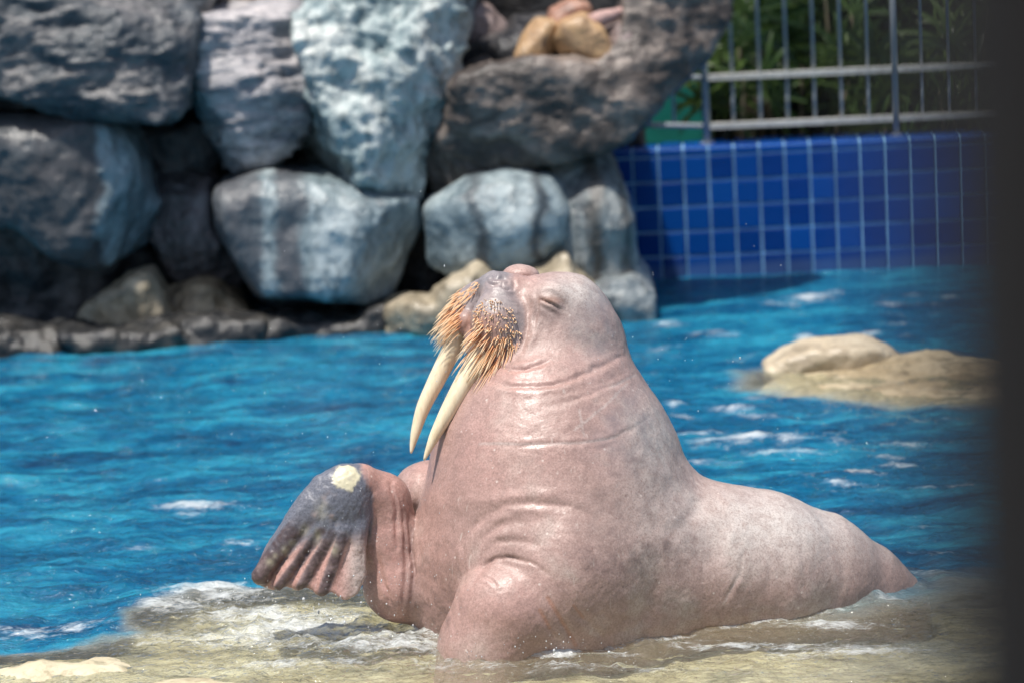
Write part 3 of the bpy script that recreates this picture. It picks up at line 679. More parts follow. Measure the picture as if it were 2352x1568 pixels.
# ================================================================ ROCKS
def rockmat(name, a, b, c3, scale=3.0, stretch=(1, 1, 1), rot=(0, 0, 0), stain_shade=None, rough=0.36, bump=0.36, wet=0.0):
    """a, b, c3: mean, pale and dark stone; stain: (colour, scale or spans of upright dark bands: stains, painted shade)"""
    t = NT(name); v = t.coord(stretch, 'Object', rot); n = t.noise(v, scale, 7, 0.62, 0.5); n2 = t.noise(v, scale * 5, 6, 0.65, 0.3); n3 = t.noise(v, scale * 0.55, 3, 0.5)
    c = t.ramp(n, [(0.30, c3), (0.46, a), (0.62, b)])
    c = t.mix(t.ramp(n2, [(0.48, 0.0), (0.68, 0.7)]), c, tuple(0.6 * x for x in c3)); c = t.mix(t.ramp(n2, [(0.30, 0.55), (0.42, 0.0)]), c, tuple(min(1, 1.15 * x) for x in b))
    if stain_shade:
        if isinstance(stain_shade[1], list):
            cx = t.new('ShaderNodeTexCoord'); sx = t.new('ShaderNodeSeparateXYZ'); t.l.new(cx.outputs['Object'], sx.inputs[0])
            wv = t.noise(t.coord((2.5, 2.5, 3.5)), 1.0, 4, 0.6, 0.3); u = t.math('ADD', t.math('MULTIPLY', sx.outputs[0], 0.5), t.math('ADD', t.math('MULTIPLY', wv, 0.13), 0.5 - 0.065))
            stops = [(0.0, stain_shade[2] if len(stain_shade) > 2 else 0.0)]
            for x0, x1 in stain_shade[1]: stops += [(0.5 + x0 / 2 - 0.012, 0.0), (0.5 + x0 / 2 + 0.012, 0.92), (0.5 + x1 / 2 - 0.012, 0.92), (0.5 + x1 / 2 + 0.012, 0.0)]
            sf = t.ramp(u, stops); sf = t.math('MULTIPLY', sf, t.ramp(n3, [(0.30, 0.6), (0.5, 1.0)])); c = t.mix(sf, c, stain_shade[0])
        else:
            sv = t.noise(t.coord((stain_shade[1], stain_shade[1] * 0.4, 0.55)), 1.0, 3, 0.55, 0.35)
            c = t.mix(t.ramp(sv, [(0.50, 0.0), (0.56, 0.93)]), c, stain_shade[0])
    t.set('Base Color', c); t.set('Roughness', rough)
    t.set('Normal', t.bump(n2, bump, 0.05, t.bump(n, bump, 0.12))); return t.m
def rock(label, poly, Y0, thick, mat, seed=1, rnd=0.22, facets=5, h=0.034, amp=0.055, strata=None, lean=0.0, name='rock', cut=0.98, fine=0.014, group=None, front=0.0):
    rng = np.random.default_rng(seed)
    W = np.array([at_y(x, y, Y0) for x, y in poly]); pz = W[:, [0, 2]]
    lo = np.array([pz[:, 0].min() - .12, Y0 - .2, pz[:, 1].min() - .12]); hi = np.array([pz[:, 0].max() + .12, Y0 + thick + .2, pz[:, 1].max() + .12])
    n = ((hi - lo) / h).astype(int) + 2
    G = np.stack(np.meshgrid(*[np.arange(k) * h for k in n], indexing='ij'), -1).reshape(-1, 3) + lo
    nn = (G[::1] * 1.0)
    wx = G[:, 0] + amp * 0.5 * vnoise(nn * 3.1 + seed); wz = G[:, 2] + amp * 0.5 * vnoise(nn * 3.1 + 50 + seed)
    d2 = sd_poly(wx, wz, pz); yc = Y0 + thick / 2
    cz = pz[:, 1].mean(); sz = np.ptp(pz[:, 1]) / 2 + 1e-6
    dy = np.abs(G[:, 1] - yc + lean * (G[:, 2] - cz)) - thick / 2
    d = smax(d2 - 0.03, dy + 0.10 * fbm(nn * 1.3 + seed, 2), rnd * 0.55)
    C0 = np.array([pz[:, 0].mean(), yc, cz]); ext = (hi - lo) / 2 - 0.15
    for _ in range(facets):
        nv = rng.normal(0, 1, 3); nv[1] = -abs(nv[1]) - 0.5; nv /= np.linalg.norm(nv)
        sup = np.linalg.norm(nv * ext); d = smax(d, (G - C0) @ nv - sup * cut * rng.uniform(0.86, 1.05), 0.03)
    V, Q = surface_nets(d.reshape(n), lo, h); V = laplace(V, Q, 1, 0.5); V, Q = subdiv(V, Q); N = normals(V, Q)
    if ((N * (V - C0)).sum(1)).mean() < 0: Q = Q[:, ::-1]; N = -N
    S = V * (np.array(strata) if strata else 1.0) + seed * 3.7
    dd = 1.25 * amp * fbm(S * 2.4, 4, 0.6) + 0.6 * amp * fbm(S * 4.5 + 3, 3, 0.5, True) + fine * fbm(S * 9.0, 3, 0.6, True) - amp * 0.9 * np.maximum(0, fbm(S * 1.3 + 9, 2, 0.5, True) - 0.55)
    V = V + N * dd[:, None]
    base = np.array([C0[0], C0[1], V[:, 2].min()])
    o = link(name, np_mesh(name, V - base, Q), mat, None, base); tag(o, label, 'rock', group); return o
slate = rockmat('slate_stone', (0.075, 0.083, 0.092), (0.19, 0.18, 0.175), (0.025, 0.042, 0.055), 2.4, (1, 1, 1.8))
dark_s = rockmat('dark_stone', (0.03, 0.03, 0.033), (0.07, 0.062, 0.06), (0.010, 0.012, 0.016), 3.0)  # dark stone, blackened further for the shade in the gaps
mauve = rockmat('mauve_stone', (0.34, 0.325, 0.335), (0.58, 0.54, 0.53), (0.12, 0.145, 0.18), 2.6, (0.8, 1, 2.6), (0, 0.25, 0))
teal = rockmat('blue_green_stone', (0.30, 0.375, 0.38), (0.58, 0.61, 0.58), (0.07, 0.12, 0.14), 2.3, (1.3, 1, 0.8), (0, 0.4, 0))
brown = rockmat('brown_stone', (0.075, 0.060, 0.051), (0.25, 0.205, 0.175), (0.028, 0.023, 0.020), 2.6, (0.8, 1, 1.4), (0, -0.6, 0))
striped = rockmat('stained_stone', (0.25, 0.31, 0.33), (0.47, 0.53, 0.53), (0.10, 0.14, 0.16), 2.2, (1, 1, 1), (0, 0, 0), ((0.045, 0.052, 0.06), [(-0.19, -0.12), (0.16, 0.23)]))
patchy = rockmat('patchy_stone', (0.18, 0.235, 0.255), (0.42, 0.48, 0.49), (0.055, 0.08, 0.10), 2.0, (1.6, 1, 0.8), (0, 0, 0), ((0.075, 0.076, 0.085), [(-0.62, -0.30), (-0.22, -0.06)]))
wetrock = rockmat('wet_stone', (0.028, 0.029, 0.03), (0.075, 0.07, 0.062), (0.010, 0.011, 0.013), 3.0, rough=0.25)
sand = rockmat('sand_stone', (0.35, 0.295, 0.21), (0.52, 0.455, 0.34), (0.15, 0.125, 0.085), 2.2, bump=0.3)
ochre = rockmat('ochre_stone', (0.46, 0.29, 0.15), (0.60, 0.42, 0.24), (0.25, 0.16, 0.10), 2.5, bump=0.3)
russet = rockmat('russet_stone', (0.36, 0.19, 0.13), (0.50, 0.30, 0.22), (0.18, 0.10, 0.08), 2.5, bump=0.3)
rosy_s = rockmat('rosy_stone', (0.25, 0.19, 0.175), (0.38, 0.30, 0.28), (0.10, 0.08, 0.075), 2.5)

rock('huge slate block overhanging at the top left corner', [(-160, -120), (420, -120), (428, 60), (420, 190), (405, 250), (355, 286), (290, 276), (180, 262), (90, 238), (-160, 232)], 15.75, 1.5, slate, 3, 0.25, 6, amp=0.05, strata=(1, 1, 2.0), lean=-0.25)
rock('rounded dark boulder below the huge slate block at the left edge', [(-140, 300), (60, 285), (200, 282), (262, 318), (296, 400), (326, 500), (304, 580), (220, 618), (120, 600), (20, 520), (-140, 510)], 15.8, 1.0, rockmat('left_stone', (0.20, 0.25, 0.27), (0.42, 0.50, 0.52), (0.06, 0.08, 0.09), 1.6, (1, 1, 0.7), stain_shade=((0.05, 0.047, 0.05), [(-0.9, 0.22)])), 5, 0.5, 3, amp=0.03, fine=0.01)  # shade on its left side is painted on as a dark band
rock('pale mauve block with layered face between two bigger rocks', [(446, 66), (520, 54), (600, 44), (648, 32), (690, 92), (706, 165), (692, 280), (650, 342), (590, 372), (520, 398), (440, 392), (420, 300), (426, 200)], 16.05, 1.1, mauve, 8, 0.16, 4, amp=0.04, strata=(0.6, 1, 2.6), fine=0.03)
rock('tallest pale blue green boulder in the middle of the rock pile', [(682, 72), (760, 24), (860, -24), (960, -60), (1050, -50), (1058, 60), (1042, 200), (1016, 320), (1000, 384), (955, 452), (880, 434), (800, 424), (694, 404), (664, 342), (690, 250), (712, 165)], 15.85, 1.3, teal, 12, 0.20, 6, amp=0.07, fine=0.03)
rock('broad low boulder, darker at its left, under the tallest boulder', [(498, 456), (600, 424), (680, 430), (800, 446), (952, 478), (958, 531), (915, 626), (880, 716), (860, 786), (640, 786), (600, 716), (545, 636), (488, 546)], 15.7, 1.2, patchy, 17, 0.55, 3, amp=0.026, fine=0.008)
rock('small dark rosy rock wedged between two lower boulders', [(350, 400), (440, 385), (480, 440), (490, 540), (530, 650), (470, 700), (400, 640), (350, 540)], 16.3, 0.8, rockmat('wedge_stone', (0.09, 0.08, 0.08), (0.24, 0.20, 0.20), (0.03, 0.03, 0.035), 3.0, (1, 1, 0.5)), 19, 0.2, 4)
rock('long brown slab slanting up behind the walrus head', [(968, 430), (1010, 340), (1058, 190), (1130, 160), (1230, 144), (1392, 156), (1446, 70), (1470, -70), (1700, -80), (1686, 40), (1622, 136), (1540, 226), (1440, 306), (1330, 352), (1226, 372), (1136, 394), (1084, 432), (1004, 468)], 15.85, 0.75, brown, 23, 0.10, 5, amp=0.035, strata=(1, 1, 1.3), cut=1.02)
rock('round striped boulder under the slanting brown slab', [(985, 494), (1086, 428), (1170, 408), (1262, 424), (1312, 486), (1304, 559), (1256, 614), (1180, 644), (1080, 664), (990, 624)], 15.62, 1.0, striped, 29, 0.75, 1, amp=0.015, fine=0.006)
rock('weathered upright rock beside the blue tiled wall', [(1270, 390), (1350, 364), (1396, 386), (1424, 444), (1450, 534), (1454, 614), (1490, 654), (1462, 714), (1330, 714), (1290, 614)], 15.8, 0.7, rockmat('weathered_stone', (0.19, 0.22, 0.225), (0.38, 0.39, 0.37), (0.06, 0.07, 0.08), 2.4, (1.4, 1, 0.7), stain_shade=((0.07, 0.06, 0.05), [(-0.10, -0.03), (0.09, 0.13)])), 31, 0.36, 3, amp=0.025, fine=0.01)
rock('brown rock just behind the pale mauve block', [(425, -90), (760, -90), (760, 60), (690, 110), (420, 110)], 17.1, 0.8, rockmat('back_brown_stone', (0.15, 0.115, 0.10), (0.24, 0.19, 0.17), (0.06, 0.05, 0.045), 2.5), 37, 0.16, 5)
rock('grey pink peaked rock right of the tallest boulder', [(1050, 60), (1105, 30), (1150, 80), (1180, 130), (1180, 240), (1030, 260), (1030, 100)], 16.7, 0.5, rosy_s, 41, 0.12, 4, amp=0.03)
rock('dark jagged rock below the ochre stones', [(1050, 140), (1160, 92), (1230, 84), (1330, 100), (1400, 120), (1400, 240), (1030, 250)], 16.25, 0.9, dark_s, 43, 0.15, 4)
# small stones lying on the slab
rock('bright ochre stone, largest of the small stones on the slab', [(1282, 94), (1300, 64), (1338, 48), (1372, 72), (1392, 116), (1394, 154), (1340, 152), (1300, 130)], 15.98, 0.28, ochre, 47, 0.10, 2, h=0.018, amp=0.012, fine=0.006)
rock('tan stone at the left of the small stones on the slab', [(1196, 132), (1214, 88), (1238, 58), (1270, 60), (1276, 102), (1262, 140)], 16.05, 0.24, ochre, 53, 0.08, 3, h=0.018, amp=0.014, fine=0.008)
rock('russet stone on top of the small stones', [(1266, 72), (1276, 34), (1310, 14), (1350, 20), (1362, 52), (1330, 78)], 16.2, 0.26, russet, 59, 0.09, 2, h=0.018, amp=0.012, fine=0.006)
rock('pinkish grey stone leaning at the right of the ochre stone', [(1392, 82), (1440, 62), (1450, 112), (1430, 162), (1396, 158)], 15.98, 0.25, rosy_s, 61, 0.08, 2, h=0.018, amp=0.012, fine=0.008)
m = MB(); m.tube([at_y(1352, 54, 16.05), at_y(1380, 44, 16.05), at_y(1410, 34, 16.06), at_y(1450, 18, 16.07)], [0.042, 0.048, 0.034, 0.018], 12)
o = m.build('driftwood', simple('bleached_wood', (0.44, 0.28, 0.25), 0.7, 0, 0.2, 20, 0.3), None, True); tag(o, 'short pink driftwood stub poking out behind the russet stone', 'driftwood')
# stones along the water line
rock('wedge shaped sand coloured rock at the foot of the left boulder', [(170, 750), (230, 706), (300, 656), (336, 640), (352, 680), (372, 744), (380, 790), (160, 800)], 15.95, 0.5, sand, 67, 0.14, 4, amp=0.03, fine=0.01)
rock('mottled tan rock beside the wedge shaped sand coloured rock', [(370, 712), (410, 684), (470, 668), (540, 712), (560, 770), (370, 780)], 16.1, 0.6, rockmat('mottled_sand', (0.26, 0.21, 0.14), (0.48, 0.40, 0.28), (0.05, 0.045, 0.04), 4.0), 71, 0.12, 4, amp=0.05)
rock('low wet rock at the water under the wedge shaped sand coloured rock', [(120, 784), (260, 776), (390, 764), (420, 790), (300, 840), (100, 850)], 15.6, 0.4, wetrock, 73, 0.06, 1, amp=0.05, fine=0.02)
rock('low wet rock at the water in the left corner of the pool', [(-200, 790), (-60, 782), (60, 786), (150, 778), (160, 850), (-200, 880)], 15.6, 0.4, wetrock, 74, 0.06, 1, amp=0.05, fine=0.02)
rock('low wet rock at the water below the mottled tan rock', [(380, 766), (470, 758), (560, 756), (600, 754), (600, 800), (380, 820)], 15.65, 0.4, wetrock, 75, 0.06, 1, amp=0.05, fine=0.02)
rock('low wet ledge under the broad low boulder', [(580, 752), (700, 742), (800, 742), (880, 730), (1000, 730), (1010, 790), (560, 800)], 15.75, 0.4, wetrock, 79, 0.06, 1, amp=0.05, fine=0.02)
rock('low tan rock at the water just left of the walrus muzzle', [(890, 738), (930, 718), (1000, 718), (1060, 662), (1100, 634), (1130, 694), (1120, 794), (890, 794)], 15.5, 0.5, sand, 83, 0.12, 3, amp=0.05)
rock('smooth sand coloured rock right behind the walrus head', [(1110, 702), (1160, 654), (1260, 642), (1300, 612), (1320, 650), (1390, 694), (1420, 782), (1110, 792)], 15.5, 0.5, sand, 89, 0.14, 2, amp=0.03, fine=0.01)
rock('low grey rock where the rock pile meets the tiled wall', [(1340, 710), (1400, 660), (1470, 652), (1500, 680), (1490, 760), (1340, 770)], 15.6, 0.6, rockmat('corner_stone', (0.20, 0.23, 0.24), (0.36, 0.38, 0.37), (0.07, 0.08, 0.09), 3.0), 97, 0.16, 3, amp=0.04)
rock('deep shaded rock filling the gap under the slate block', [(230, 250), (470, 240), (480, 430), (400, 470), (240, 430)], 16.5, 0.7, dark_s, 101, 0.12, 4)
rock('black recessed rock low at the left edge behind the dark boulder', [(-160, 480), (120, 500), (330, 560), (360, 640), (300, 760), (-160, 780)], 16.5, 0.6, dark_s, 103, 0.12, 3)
rock('dark recessed rock between the broad low boulder and the striped boulder', [(860, 430), (1020, 440), (1080, 600), (1060, 700), (860, 720)], 16.45, 0.6, dark_s, 107, 0.12, 3)
# the island at the right
isl = rockmat('island_stone', (0.54, 0.45, 0.32), (0.66, 0.58, 0.44), (0.30, 0.24, 0.165), 1.6, (1, 1, 2), bump=0.25)
rock('smooth sand coloured dome rock standing in the water at right', [(1774, 866), (1816, 836), (1864, 816), (1930, 808), (2006, 810), (2054, 832), (2074, 850), (2070, 884), (1772, 884)], 13.85, 0.42, isl, 109, 0.13, 2, h=0.022, amp=0.014, fine=0.008, cut=1.0)
V, Q, _ = grid_mesh(np.arange(0.7, 3.4, 0.025), np.arange(12.3, 15.2, 0.025), ledge_z)
o = link('rock', np_mesh('rock', V - np.array([2, 13.4, 0]), Q), rockmat('ledge_stone', (0.42, 0.33, 0.20), (0.56, 0.47, 0.32), (0.20, 0.155, 0.09), 2.0, (1, 1, 2.5), bump=0.4), None, (2, 13.4, 0))
tag(o, 'flat tan ledge spreading in the water under the dome rock', 'rock')
CLIFF = rockmat('cliff_stone', (0.035, 0.034, 0.034), (0.07, 0.065, 0.06), (0.012, 0.013, 0.015), 2.5)
V, Q, _ = grid_mesh(np.arange(-5, 0.9, 0.06), np.arange(-0.4, 2.3, 0.06), lambda a, b: (17.35 + 0.16 * fbm(np.stack([a, b, a * 0], 1) * 1.8, 4), None))
tag(link('cliff', np_mesh('cliff', np.stack([V[:, 0], V[:, 2], V[:, 1]], 1), Q[:, ::-1] if False else Q), CLIFF), kind='structure')

# ================================================================ TILED WALL, FENCE
A = at_z(1522, 640); B = at_z(2186, 613); dirw = (B - A); dirw[2] = 0; dirw /= np.linalg.norm(dirw); yaw = math.atan2(dirw[1], dirw[0])
TP = 0.1526; TOP = 0.79; X0 = -5; NC = 23
wall = empty('tiled_wall', (A[0], A[1], 0), yaw)
tag(wall, 'low blue tiled pool wall beneath the metal fence', 'wall')
GROUT = simple('pale_grout', (0.24, 0.47, 0.76), 0.8, 0, 0.45, 2.5, 0.2)
m = MB(); m.box(((X0 + NC / 2) * TP, 0.16, (TOP - 1.0) / 2 - 0.004), (NC * TP / 2, 0.15, (TOP + 1.0) / 2)); m.build('core', GROUT, wall)
t = NT('blue_glazed_tile'); oi = t.new('ShaderNodeObjectInfo'); v = t.coord()
c = t.ramp(oi.outputs['Random'], [(0.0, (0.001, 0.034, 0.20)), (0.5, (0.001, 0.050, 0.26)), (1.0, (0.002, 0.068, 0.32))])
c = t.mix(t.ramp(t.noise(v, 14, 5), [(0.4, 0.0), (0.75, 0.35)]), c, (0.004, 0.06, 0.30)); ge = t.new('ShaderNodeNewGeometry'); sz_ = t.new('ShaderNodeSeparateXYZ'); t.l.new(ge.outputs['Position'], sz_.inputs[0])
wl = t.math('ADD', sz_.outputs[2], t.math('MULTIPLY', t.noise(t.coord((9, 9, 9)), 1.0, 4, 0.6), -0.12)); c = t.mix(t.ramp(wl, [(0.0, 0.28), (0.05, 0.0)]), c, (0.16, 0.22, 0.26))
t.set('Base Color', c); t.set('Roughness', 0.22); t.set('Specular IOR Level', 0.2)
t.set('Normal', t.bump(t.noise(v, 9, 2), 0.08, 0.01)); TILE = t.m
def tile_mesh(w_, h_):
    m = MB(); a, b, e = w_ / 2, h_ / 2, 0.004
    for y_, s in ((0.006, 0), (-0.002, 0), (-0.006, e)):
        m.v += [(-a + s, y_, -b + s), (a - s, y_, -b + s), (a - s, y_, b - s), (-a + s, y_, b - s)]
    for r in (0, 4):
        for i in range(4): j = (i + 1) % 4; m.f.append((r + i, r + j, r + 4 + j, r + 4 + i))
    m.f.append((8, 9, 10, 11)); me = m.mesh('tile'); me.materials.append(TILE); return me
G_ = 0.015; full = tile_mesh(TP - G_, TP - G_); cope = tile_mesh(TP - G_, 0.046 - G_ * 0.6); topm = tile_mesh(TP - G_, 0.30 - G_)
rr = random.Random(4)
for i in range(NC):
    x = (X0 + i + 0.5) * TP
    for r in range(6):
        o = link('tile', full, None, wall, (x, 0.004, TOP - 0.048 - (r + 0.5) * TP)); o.rotation_euler = (rr.gauss(0, 0.006), rr.gauss(0, 0.003), rr.gauss(0, 0.006))
    o = link('tile', cope, None, wall, (x, 0.004, TOP - 0.024)); o = link('tile', topm, None, wall, (x, 0.158, TOP + 0.002)); o.rotation_euler = (-math.pi / 2, 0, 0)
def wpt(x_v, y_v, off=0.15):
    """point on the upright plane above the wall top, off metres behind its face"""
    n = np.array([-dirw[1], dirw[0], 0]); P0 = np.array([A[0], A[1], 0]) + n * off
    r = ray(x_v, y_v); return CAM + r * (((P0 - CAM) @ n) / (r @ n))
def along(s, z, off=0.15): return np.array([A[0], A[1], 0]) + dirw * s + np.array([-dirw[1], dirw[0], 0]) * off + np.array([0, 0, z])
t = NT('grey_fence_paint'); v = t.coord(); n = t.noise(v, 18, 5, 0.6)
c = t.mix(t.ramp(n, [(0.62, 0.0), (0.75, 0.8)]), (0.27, 0.30, 0.33), (0.24, 0.18, 0.13)); t.set('Base Color', c); t.set('Roughness', 0.38); FP = t.m
RP = simple('sunlit_rail', (0.50, 0.49, 0.46), 0.4, 0.0, 0.2, 20, 0.1)  # paler than the bars: sun glare on the rails put into the colour
P1 = wpt(1625, 334); P2 = wpt(2062, 314); s1 = (P1 - np.array([A[0], A[1], 0])) @ dirw; s2 = (P2 - np.array([A[0], A[1], 0])) @ dirw
zr = [wpt(1840, 281)[2], wpt(1840, 169)[2]]
fence = empty('metal_fence', along(s1, TOP)); fl = np.array(fence.location); tag(fence, 'grey metal bar fence on top of the blue tiled wall', 'fence')
def fbuild(name, pts, r, n=10):
    m = MB(); m.tube([np.array(p) - fl for p in pts], r, n); return m.build(name, FP, fence, True)
for s in (s1, s2, 2 * s2 - s1):
    p = fbuild('post', [along(s, TOP), along(s, 2.35)], 0.021, 12)
    m = MB(); m.tube([along(s, TOP + 0.003) - fl, along(s, TOP + 0.012) - fl], 0.045, 14); m.build('base_plate', FP, fence)
for z in zr:
    for a, b in ((s1, s2), (s2, 2 * s2 - s1)):
        m = MB(); c = (along(a + 0.018, z) + along(b - 0.018, z)) / 2 - fl
        m.box(c, ((b - a) / 2 - 0.018, 0.034, 0.017), np.array(Matrix.Rotation(yaw, 3, 'Z'))); m.build('rail', RP, fence)
gap = (s2 - s1) / 7
for i in range(1, 14):
    if i == 7: continue
    s = s1 + gap * i; fbuild('bar', [along(s, zr[0] + 0.012), along(s, zr[1] - 0.012)], 0.0105); fbuild('bar', [along(s, zr[1] + 0.012), along(s, 2.35)], 0.0105)
m = MB(); c = (along(s1, 2.34) + along(2 * s2 - s1, 2.34)) / 2 - fl; m.box(c, (s2 - s1 + 0.02, 0.026, 0.014), np.array(Matrix.Rotation(yaw, 3, 'Z'))); m.build('rail', FP, fence)
# the return of the fence that runs back behind the slab
back = np.array([-0.80, 0.60, 0])
back /= np.linalg.norm(back); c0 = along(s1, 0)
for z in zr: fbuild('rail', [c0 + back * 0.02 + [0, 0, z], c0 + back * 1.3 + [0, 0, z]], 0.017)
for i in range(1, 6):
    p = c0 + back * 0.235 * i; fbuild('bar', [p + [0, 0, zr[0]], p + [0, 0, 2.3]], 0.0105)
# teal tub behind the return
m = MB(); tc = at_y(1470, 300, 18.6); w_, d_ = 0.42, 0.25
m.box((0, 0, 0.45), (w_, d_, 0.55)); m.box((0, 0, 1.02), (w_ + 0.02, d_ + 0.02, 0.022))
o = m.build('planter', simple('teal_plastic', (0.004, 0.16, 0.135), 0.5, 0, 0.15, 5), None, False, (tc[0], 18.85, 0.35 + 0.1)); 
bv = o.modifiers.new('bevel', 'BEVEL'); bv.width = 0.015; bv.segments = 2; tag(o, 'teal planter box behind the end of the metal fence', 'planter')

# ================================================================ PALMS, HEDGE, TREE
def leafmat(name, a, b):
    t = NT(name); oi = t.new('ShaderNodeObjectInfo'); v = t.coord(); n = t.noise(v, 6, 3)
    c = t.mix(oi.outputs['Random'], a, b); c = t.mix(t.ramp(n, [(0.35, 0.0), (0.75, 0.4)]), c, tuple(0.6 * x for x in a)); t.set('Base Color', c)
    t.set('Roughness', 0.42); tl = t.new('ShaderNodeBsdfTranslucent'); t.l.new(c, tl.inputs[0]); mx = t.new('ShaderNodeMixShader'); mx.inputs[0].default_value = 0.22
    t.l.new(t.b.outputs[0], mx.inputs[1]); t.l.new(tl.outputs[0], mx.inputs[2]); t.l.new(mx.outputs[0], t.out.inputs['Surface']); return t.m
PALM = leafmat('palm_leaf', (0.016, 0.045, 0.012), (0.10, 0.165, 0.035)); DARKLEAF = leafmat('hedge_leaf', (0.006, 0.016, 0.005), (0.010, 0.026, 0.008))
STEM = simple('palm_stem', (0.07, 0.06, 0.035), 0.8, 0, 0.3, 30, 0.3)
def frond_mesh(seed):
    """one fan leaf: stalk along +Z from the origin, leaflets spread at its end"""
    r = random.Random(seed); m = MB(); L = 0.26 * r.uniform(0.85, 1.2)
    m.tube([(0, 0, 0), (0, 0.01, L * 0.5), (0, 0.03, L)], [0.005, 0.004, 0.003], 5); n = r.choice((8, 9, 10, 11))
    for i in range(n):
        a = math.radians(-105 + 210 * i / (n - 1)) + r.gauss(0, 0.05); ll = 0.42 * (1 - 0.22 * abs(a) / 1.8) * r.uniform(0.85, 1.12); wd = 0.0135 * r.uniform(0.8, 1.2)
        d = np.array([math.sin(a), 0.0, math.cos(a)]); sd_ = np.array([math.cos(a), 0.0, -math.sin(a)]); b = len(m.v)
        for k in range(6):
            u = k / 5; p = np.array([0, 0.03, L]) + d * ll * u + np.array([0, 0.10 * u ** 1.6 + 0.01, -0.20 * u ** 2 * ll * 2]); ww = wd * (0.35 + 1.0 * math.sin(math.pi * min(1, u * 0.72 + 0.12))) * (1 if k < 5 else 0.15)
            m.v += [tuple(p - sd_ * ww), tuple(p + np.array([0, ww * 0.45, 0])), tuple(p + sd_ * ww)]
        for k in range(5):
            q = b + 3 * k; m.f += [(q, q + 1, q + 4, q + 3), (q + 1, q + 2, q + 5, q + 4)]
    me = m.mesh('frond', True); me.materials.append(PALM); return me
FR = [frond_mesh(s) for s in range(5)]
def palm(label, x_v, Y, h, n, seed, sz=1.0):
    r = random.Random(seed); p = at_y(x_v, 250, Y); root = empty('fan_palm', (p[0], Y, 0.35)); tag(root, label, 'palm', 'fan palms behind the fence')
    for s in range(4):
        dx, dy = r.gauss(0, 0.10), r.gauss(0, 0.10); hh = h * r.uniform(0.55, 1.05)
        m = MB(); m.tube([(dx * 0.5, dy * 0.5, 0), (dx, dy, hh * 0.5), (dx * 1.4, dy * 1.4, hh)], [0.014, 0.012, 0.009], 7); m.build('stem', STEM, root, True)
        for k in range(n // 6):
            o = link('frond', r.choice(FR), None, root); u = r.uniform(0.45, 1.0); o.location = (dx * (0.5 + 0.9 * u), dy * (0.5 + 0.9 * u), hh * u)
            o.rotation_euler = (r.uniform(-0.3, 0.75), r.uniform(-1.5, 1.5), r.gauss(0, 0.7)); sc = sz * r.uniform(0.7, 1.1); o.scale = (sc, sc, sc)
for i, a in enumerate([('dark fan palm close behind the fence corner post', 1690, 18.0, 1.05, 24, 1, 1.0), ('fan palm behind the middle fence bars', 1830, 18.2, 1.2, 24, 2, 1.0), ('low fan palm right behind the second fence post', 2060, 17.95, 0.85, 20, 3, 1.05),
                       ('fan palm nearest the dark foreground pillar', 2200, 18.1, 1.1, 24, 4, 1.1), ('tall fan palm whose leaves hang over the fence top', 1950, 18.5, 1.6, 28, 5, 1.2), ('tall fan palm rising behind the slanting slab', 1730, 18.7, 1.6, 28, 6, 1.1), ('tall fan palm partly behind the dark foreground pillar', 2240, 18.7, 1.6, 28, 7, 1.2)]): palm(*a)
def leaf_cloud(n, boxes, size, seed, mat, name, parent=None, loc=(0, 0, 0)):
    rng = np.random.default_rng(seed); V = []; Q = []
    w_ = np.array([b[3] * b[4] * b[5] for b in boxes]); pick = rng.choice(len(boxes), n, p=w_ / w_.sum()); B_ = np.array(boxes)[pick]
    u = rng.normal(0, 1, (n, 3)); u /= np.linalg.norm(u, axis=1)[:, None]; u *= rng.uniform(0.35, 1.0, (n, 1)) ** 0.5
    P = B_[:, :3] + u * B_[:, 3:]; d = rng.normal(0, 1, (n, 3)); d[:, 2] -= 0.4; d /= np.linalg.norm(d, axis=1)[:, None]; s = np.cross(d, rng.normal(0, 1, (n, 3))); s /= np.linalg.norm(s, axis=1)[:, None]
    L = size * rng.uniform(0.6, 1.3, (n, 1)); V = np.stack([P - d * L * .5, P + s * L * .22, P + d * L * .5, P - s * L * .22], 1).reshape(-1, 3); Q = np.arange(4 * n).reshape(-1, 4)
    return link(name, np_mesh(name, V, Q, False), mat, parent, loc)
hedge = empty('hedge', (0.6, 20.6, 0.35)); tag(hedge, 'dark leafy hedge in deep shade behind the rocks and palms', 'hedge')
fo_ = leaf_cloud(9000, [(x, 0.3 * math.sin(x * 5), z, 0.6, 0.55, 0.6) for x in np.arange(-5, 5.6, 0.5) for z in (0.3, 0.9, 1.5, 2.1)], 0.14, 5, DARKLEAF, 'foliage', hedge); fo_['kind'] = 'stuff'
m = MB(); m.box((0, 0.7, 1.2), (6, 0.3, 1.25)); m.build('shade_core', simple('hedge_core', (0.008, 0.014, 0.006), 0.9, 0, 0.3, 6), hedge)  # near-black box stands in for the shade deep inside the foliage
tree = empty('shade_tree', (4.6, 20.0, 0.35)); tag(tree, 'broad dark tree whose crown hangs over the palms and hedge', 'tree')
m = MB(); m.tube([(0, 0, 0), (-0.1, 0, 1.2), (-0.5, -0.2, 2.4), (-1.3, -0.5, 3.2)], [0.19, 0.16, 0.13, 0.07], 12); m.tube([(-0.3, -0.1, 1.9), (-1.6, 0.2, 2.9), (-3.4, 0.2, 3.4)], [0.10, 0.07, 0.03], 9); m.build('trunk', STEM, tree, True)
cr = leaf_cloud(9000, [(-0.8, -0.9, 3.2, 1.1, 1.0, .5), (-1.9, -0.8, 3.3, 1.1, 1.0, .5), (-3.0, -0.7, 3.3, 1.1, 1.0, .5), (-4.2, -0.4, 3.3, 1.1, 1.0, .5), (-2.4, 0.4, 3.6, 2.2, .9, .6), (0.4, 0, 3.2, 1.0, 1.0, .6), (-5.2, 0.3, 3.2, 1.0, .9, .5)], 0.30, 9, DARKLEAF, 'crown', tree); cr['kind'] = 'stuff'

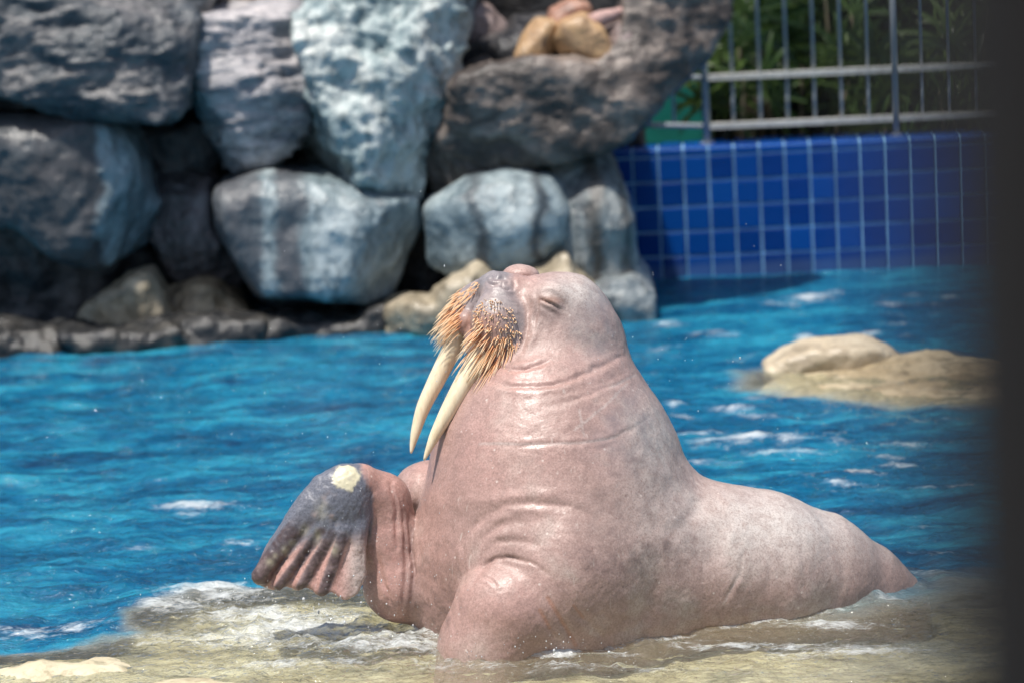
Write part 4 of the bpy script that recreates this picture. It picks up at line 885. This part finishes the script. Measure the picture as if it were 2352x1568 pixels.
# ================================================================ FOREGROUND PILLAR AND VIEWING DECK
m = MB(); m.box((0, -1.6, 0.35), (4, 2.75, 0.68)); 
tag(m.build('viewing_deck', simple('deck_concrete', (0.28, 0.27, 0.25), 0.8, 0, 0.2, 6, 0.3)), kind='structure')
pe = at_d(2158, 784, 0.62); m = MB(); hw = 0.03
m.box((0.09, 0, 1.2), (0.09, hw, 1.2)); m.box((0.09, 0, 0.01), (0.14, hw + 0.05, 0.010))
o = m.build('pillar', simple('black_steel_paint', (0.0055, 0.0045, 0.0042), 0.85, 0.0, 0.2, 12, 0.2), None, False, (pe[0], pe[1] + hw, 1.03))
bv = o.modifiers.new('bevel', 'BEVEL'); bv.width = 0.006; bv.segments = 2
tag(o, 'dark out of focus steel pillar close to the camera at the right edge', 'pillar')

# ================================================================ WATER DROPS
rng = np.random.default_rng(21); bm = bmesh.new(); bmesh.ops.create_icosphere(bm, subdivisions=1, radius=1.0)
bv_ = np.array([v.co[:] for v in bm.verts]); bf_ = np.array([[v.index for v in f.verts] for f in bm.faces]); bm.free()
Vs = []; Fs = []; k = 0
def drops(n, cx, cy, sx, sy, d0, d1, r0, r1):
    global k
    for _ in range(n):
        P = at_d(rng.normal(cx, sx), rng.normal(cy, sy), rng.uniform(d0, d1))
        if P[2] < 0.01: continue
        r = (r0 + (r1 - r0) * rng.random() ** 2.2) * (0.75 if rng.random() < .9 else 1.4); st_ = np.array([1, 1, rng.uniform(1, 1.9)])
        Vs.append(bv_ * r * st_ + P); Fs.append(bf_ + k); k += len(bv_)
drops(60, 940, 1330, 90, 90, 9.2, 9.5, 0.0012, 0.0028); drops(45, 820, 800, 160, 150, 9.3, 9.9, 0.0012, 0.0026); drops(35, 760, 1120, 120, 130, 9.3, 9.9, 0.0012, 0.0026)
drops(45, 1560, 820, 150, 170, 9.4, 10.2, 0.0012, 0.0026); drops(150, 640, 1385, 190, 26, 9.4, 10.1, 0.0012, 0.0045); drops(40, 1200, 1480, 150, 12, 9.2, 9.45, 0.0015, 0.004)
t = NT('water_drop'); t.set('Base Color', (0.85, 0.88, 0.9)); t.set('Roughness', 0.05); t.set('IOR', 1.33); t.set('Transmission Weight', 0.35)
o = link('water_drops', np_mesh('water_drops', np.concatenate(Vs), np.concatenate(Fs)), t.m); tag(o, 'flying water drops splashed around the walrus', 'water drops', None, 'stuff')
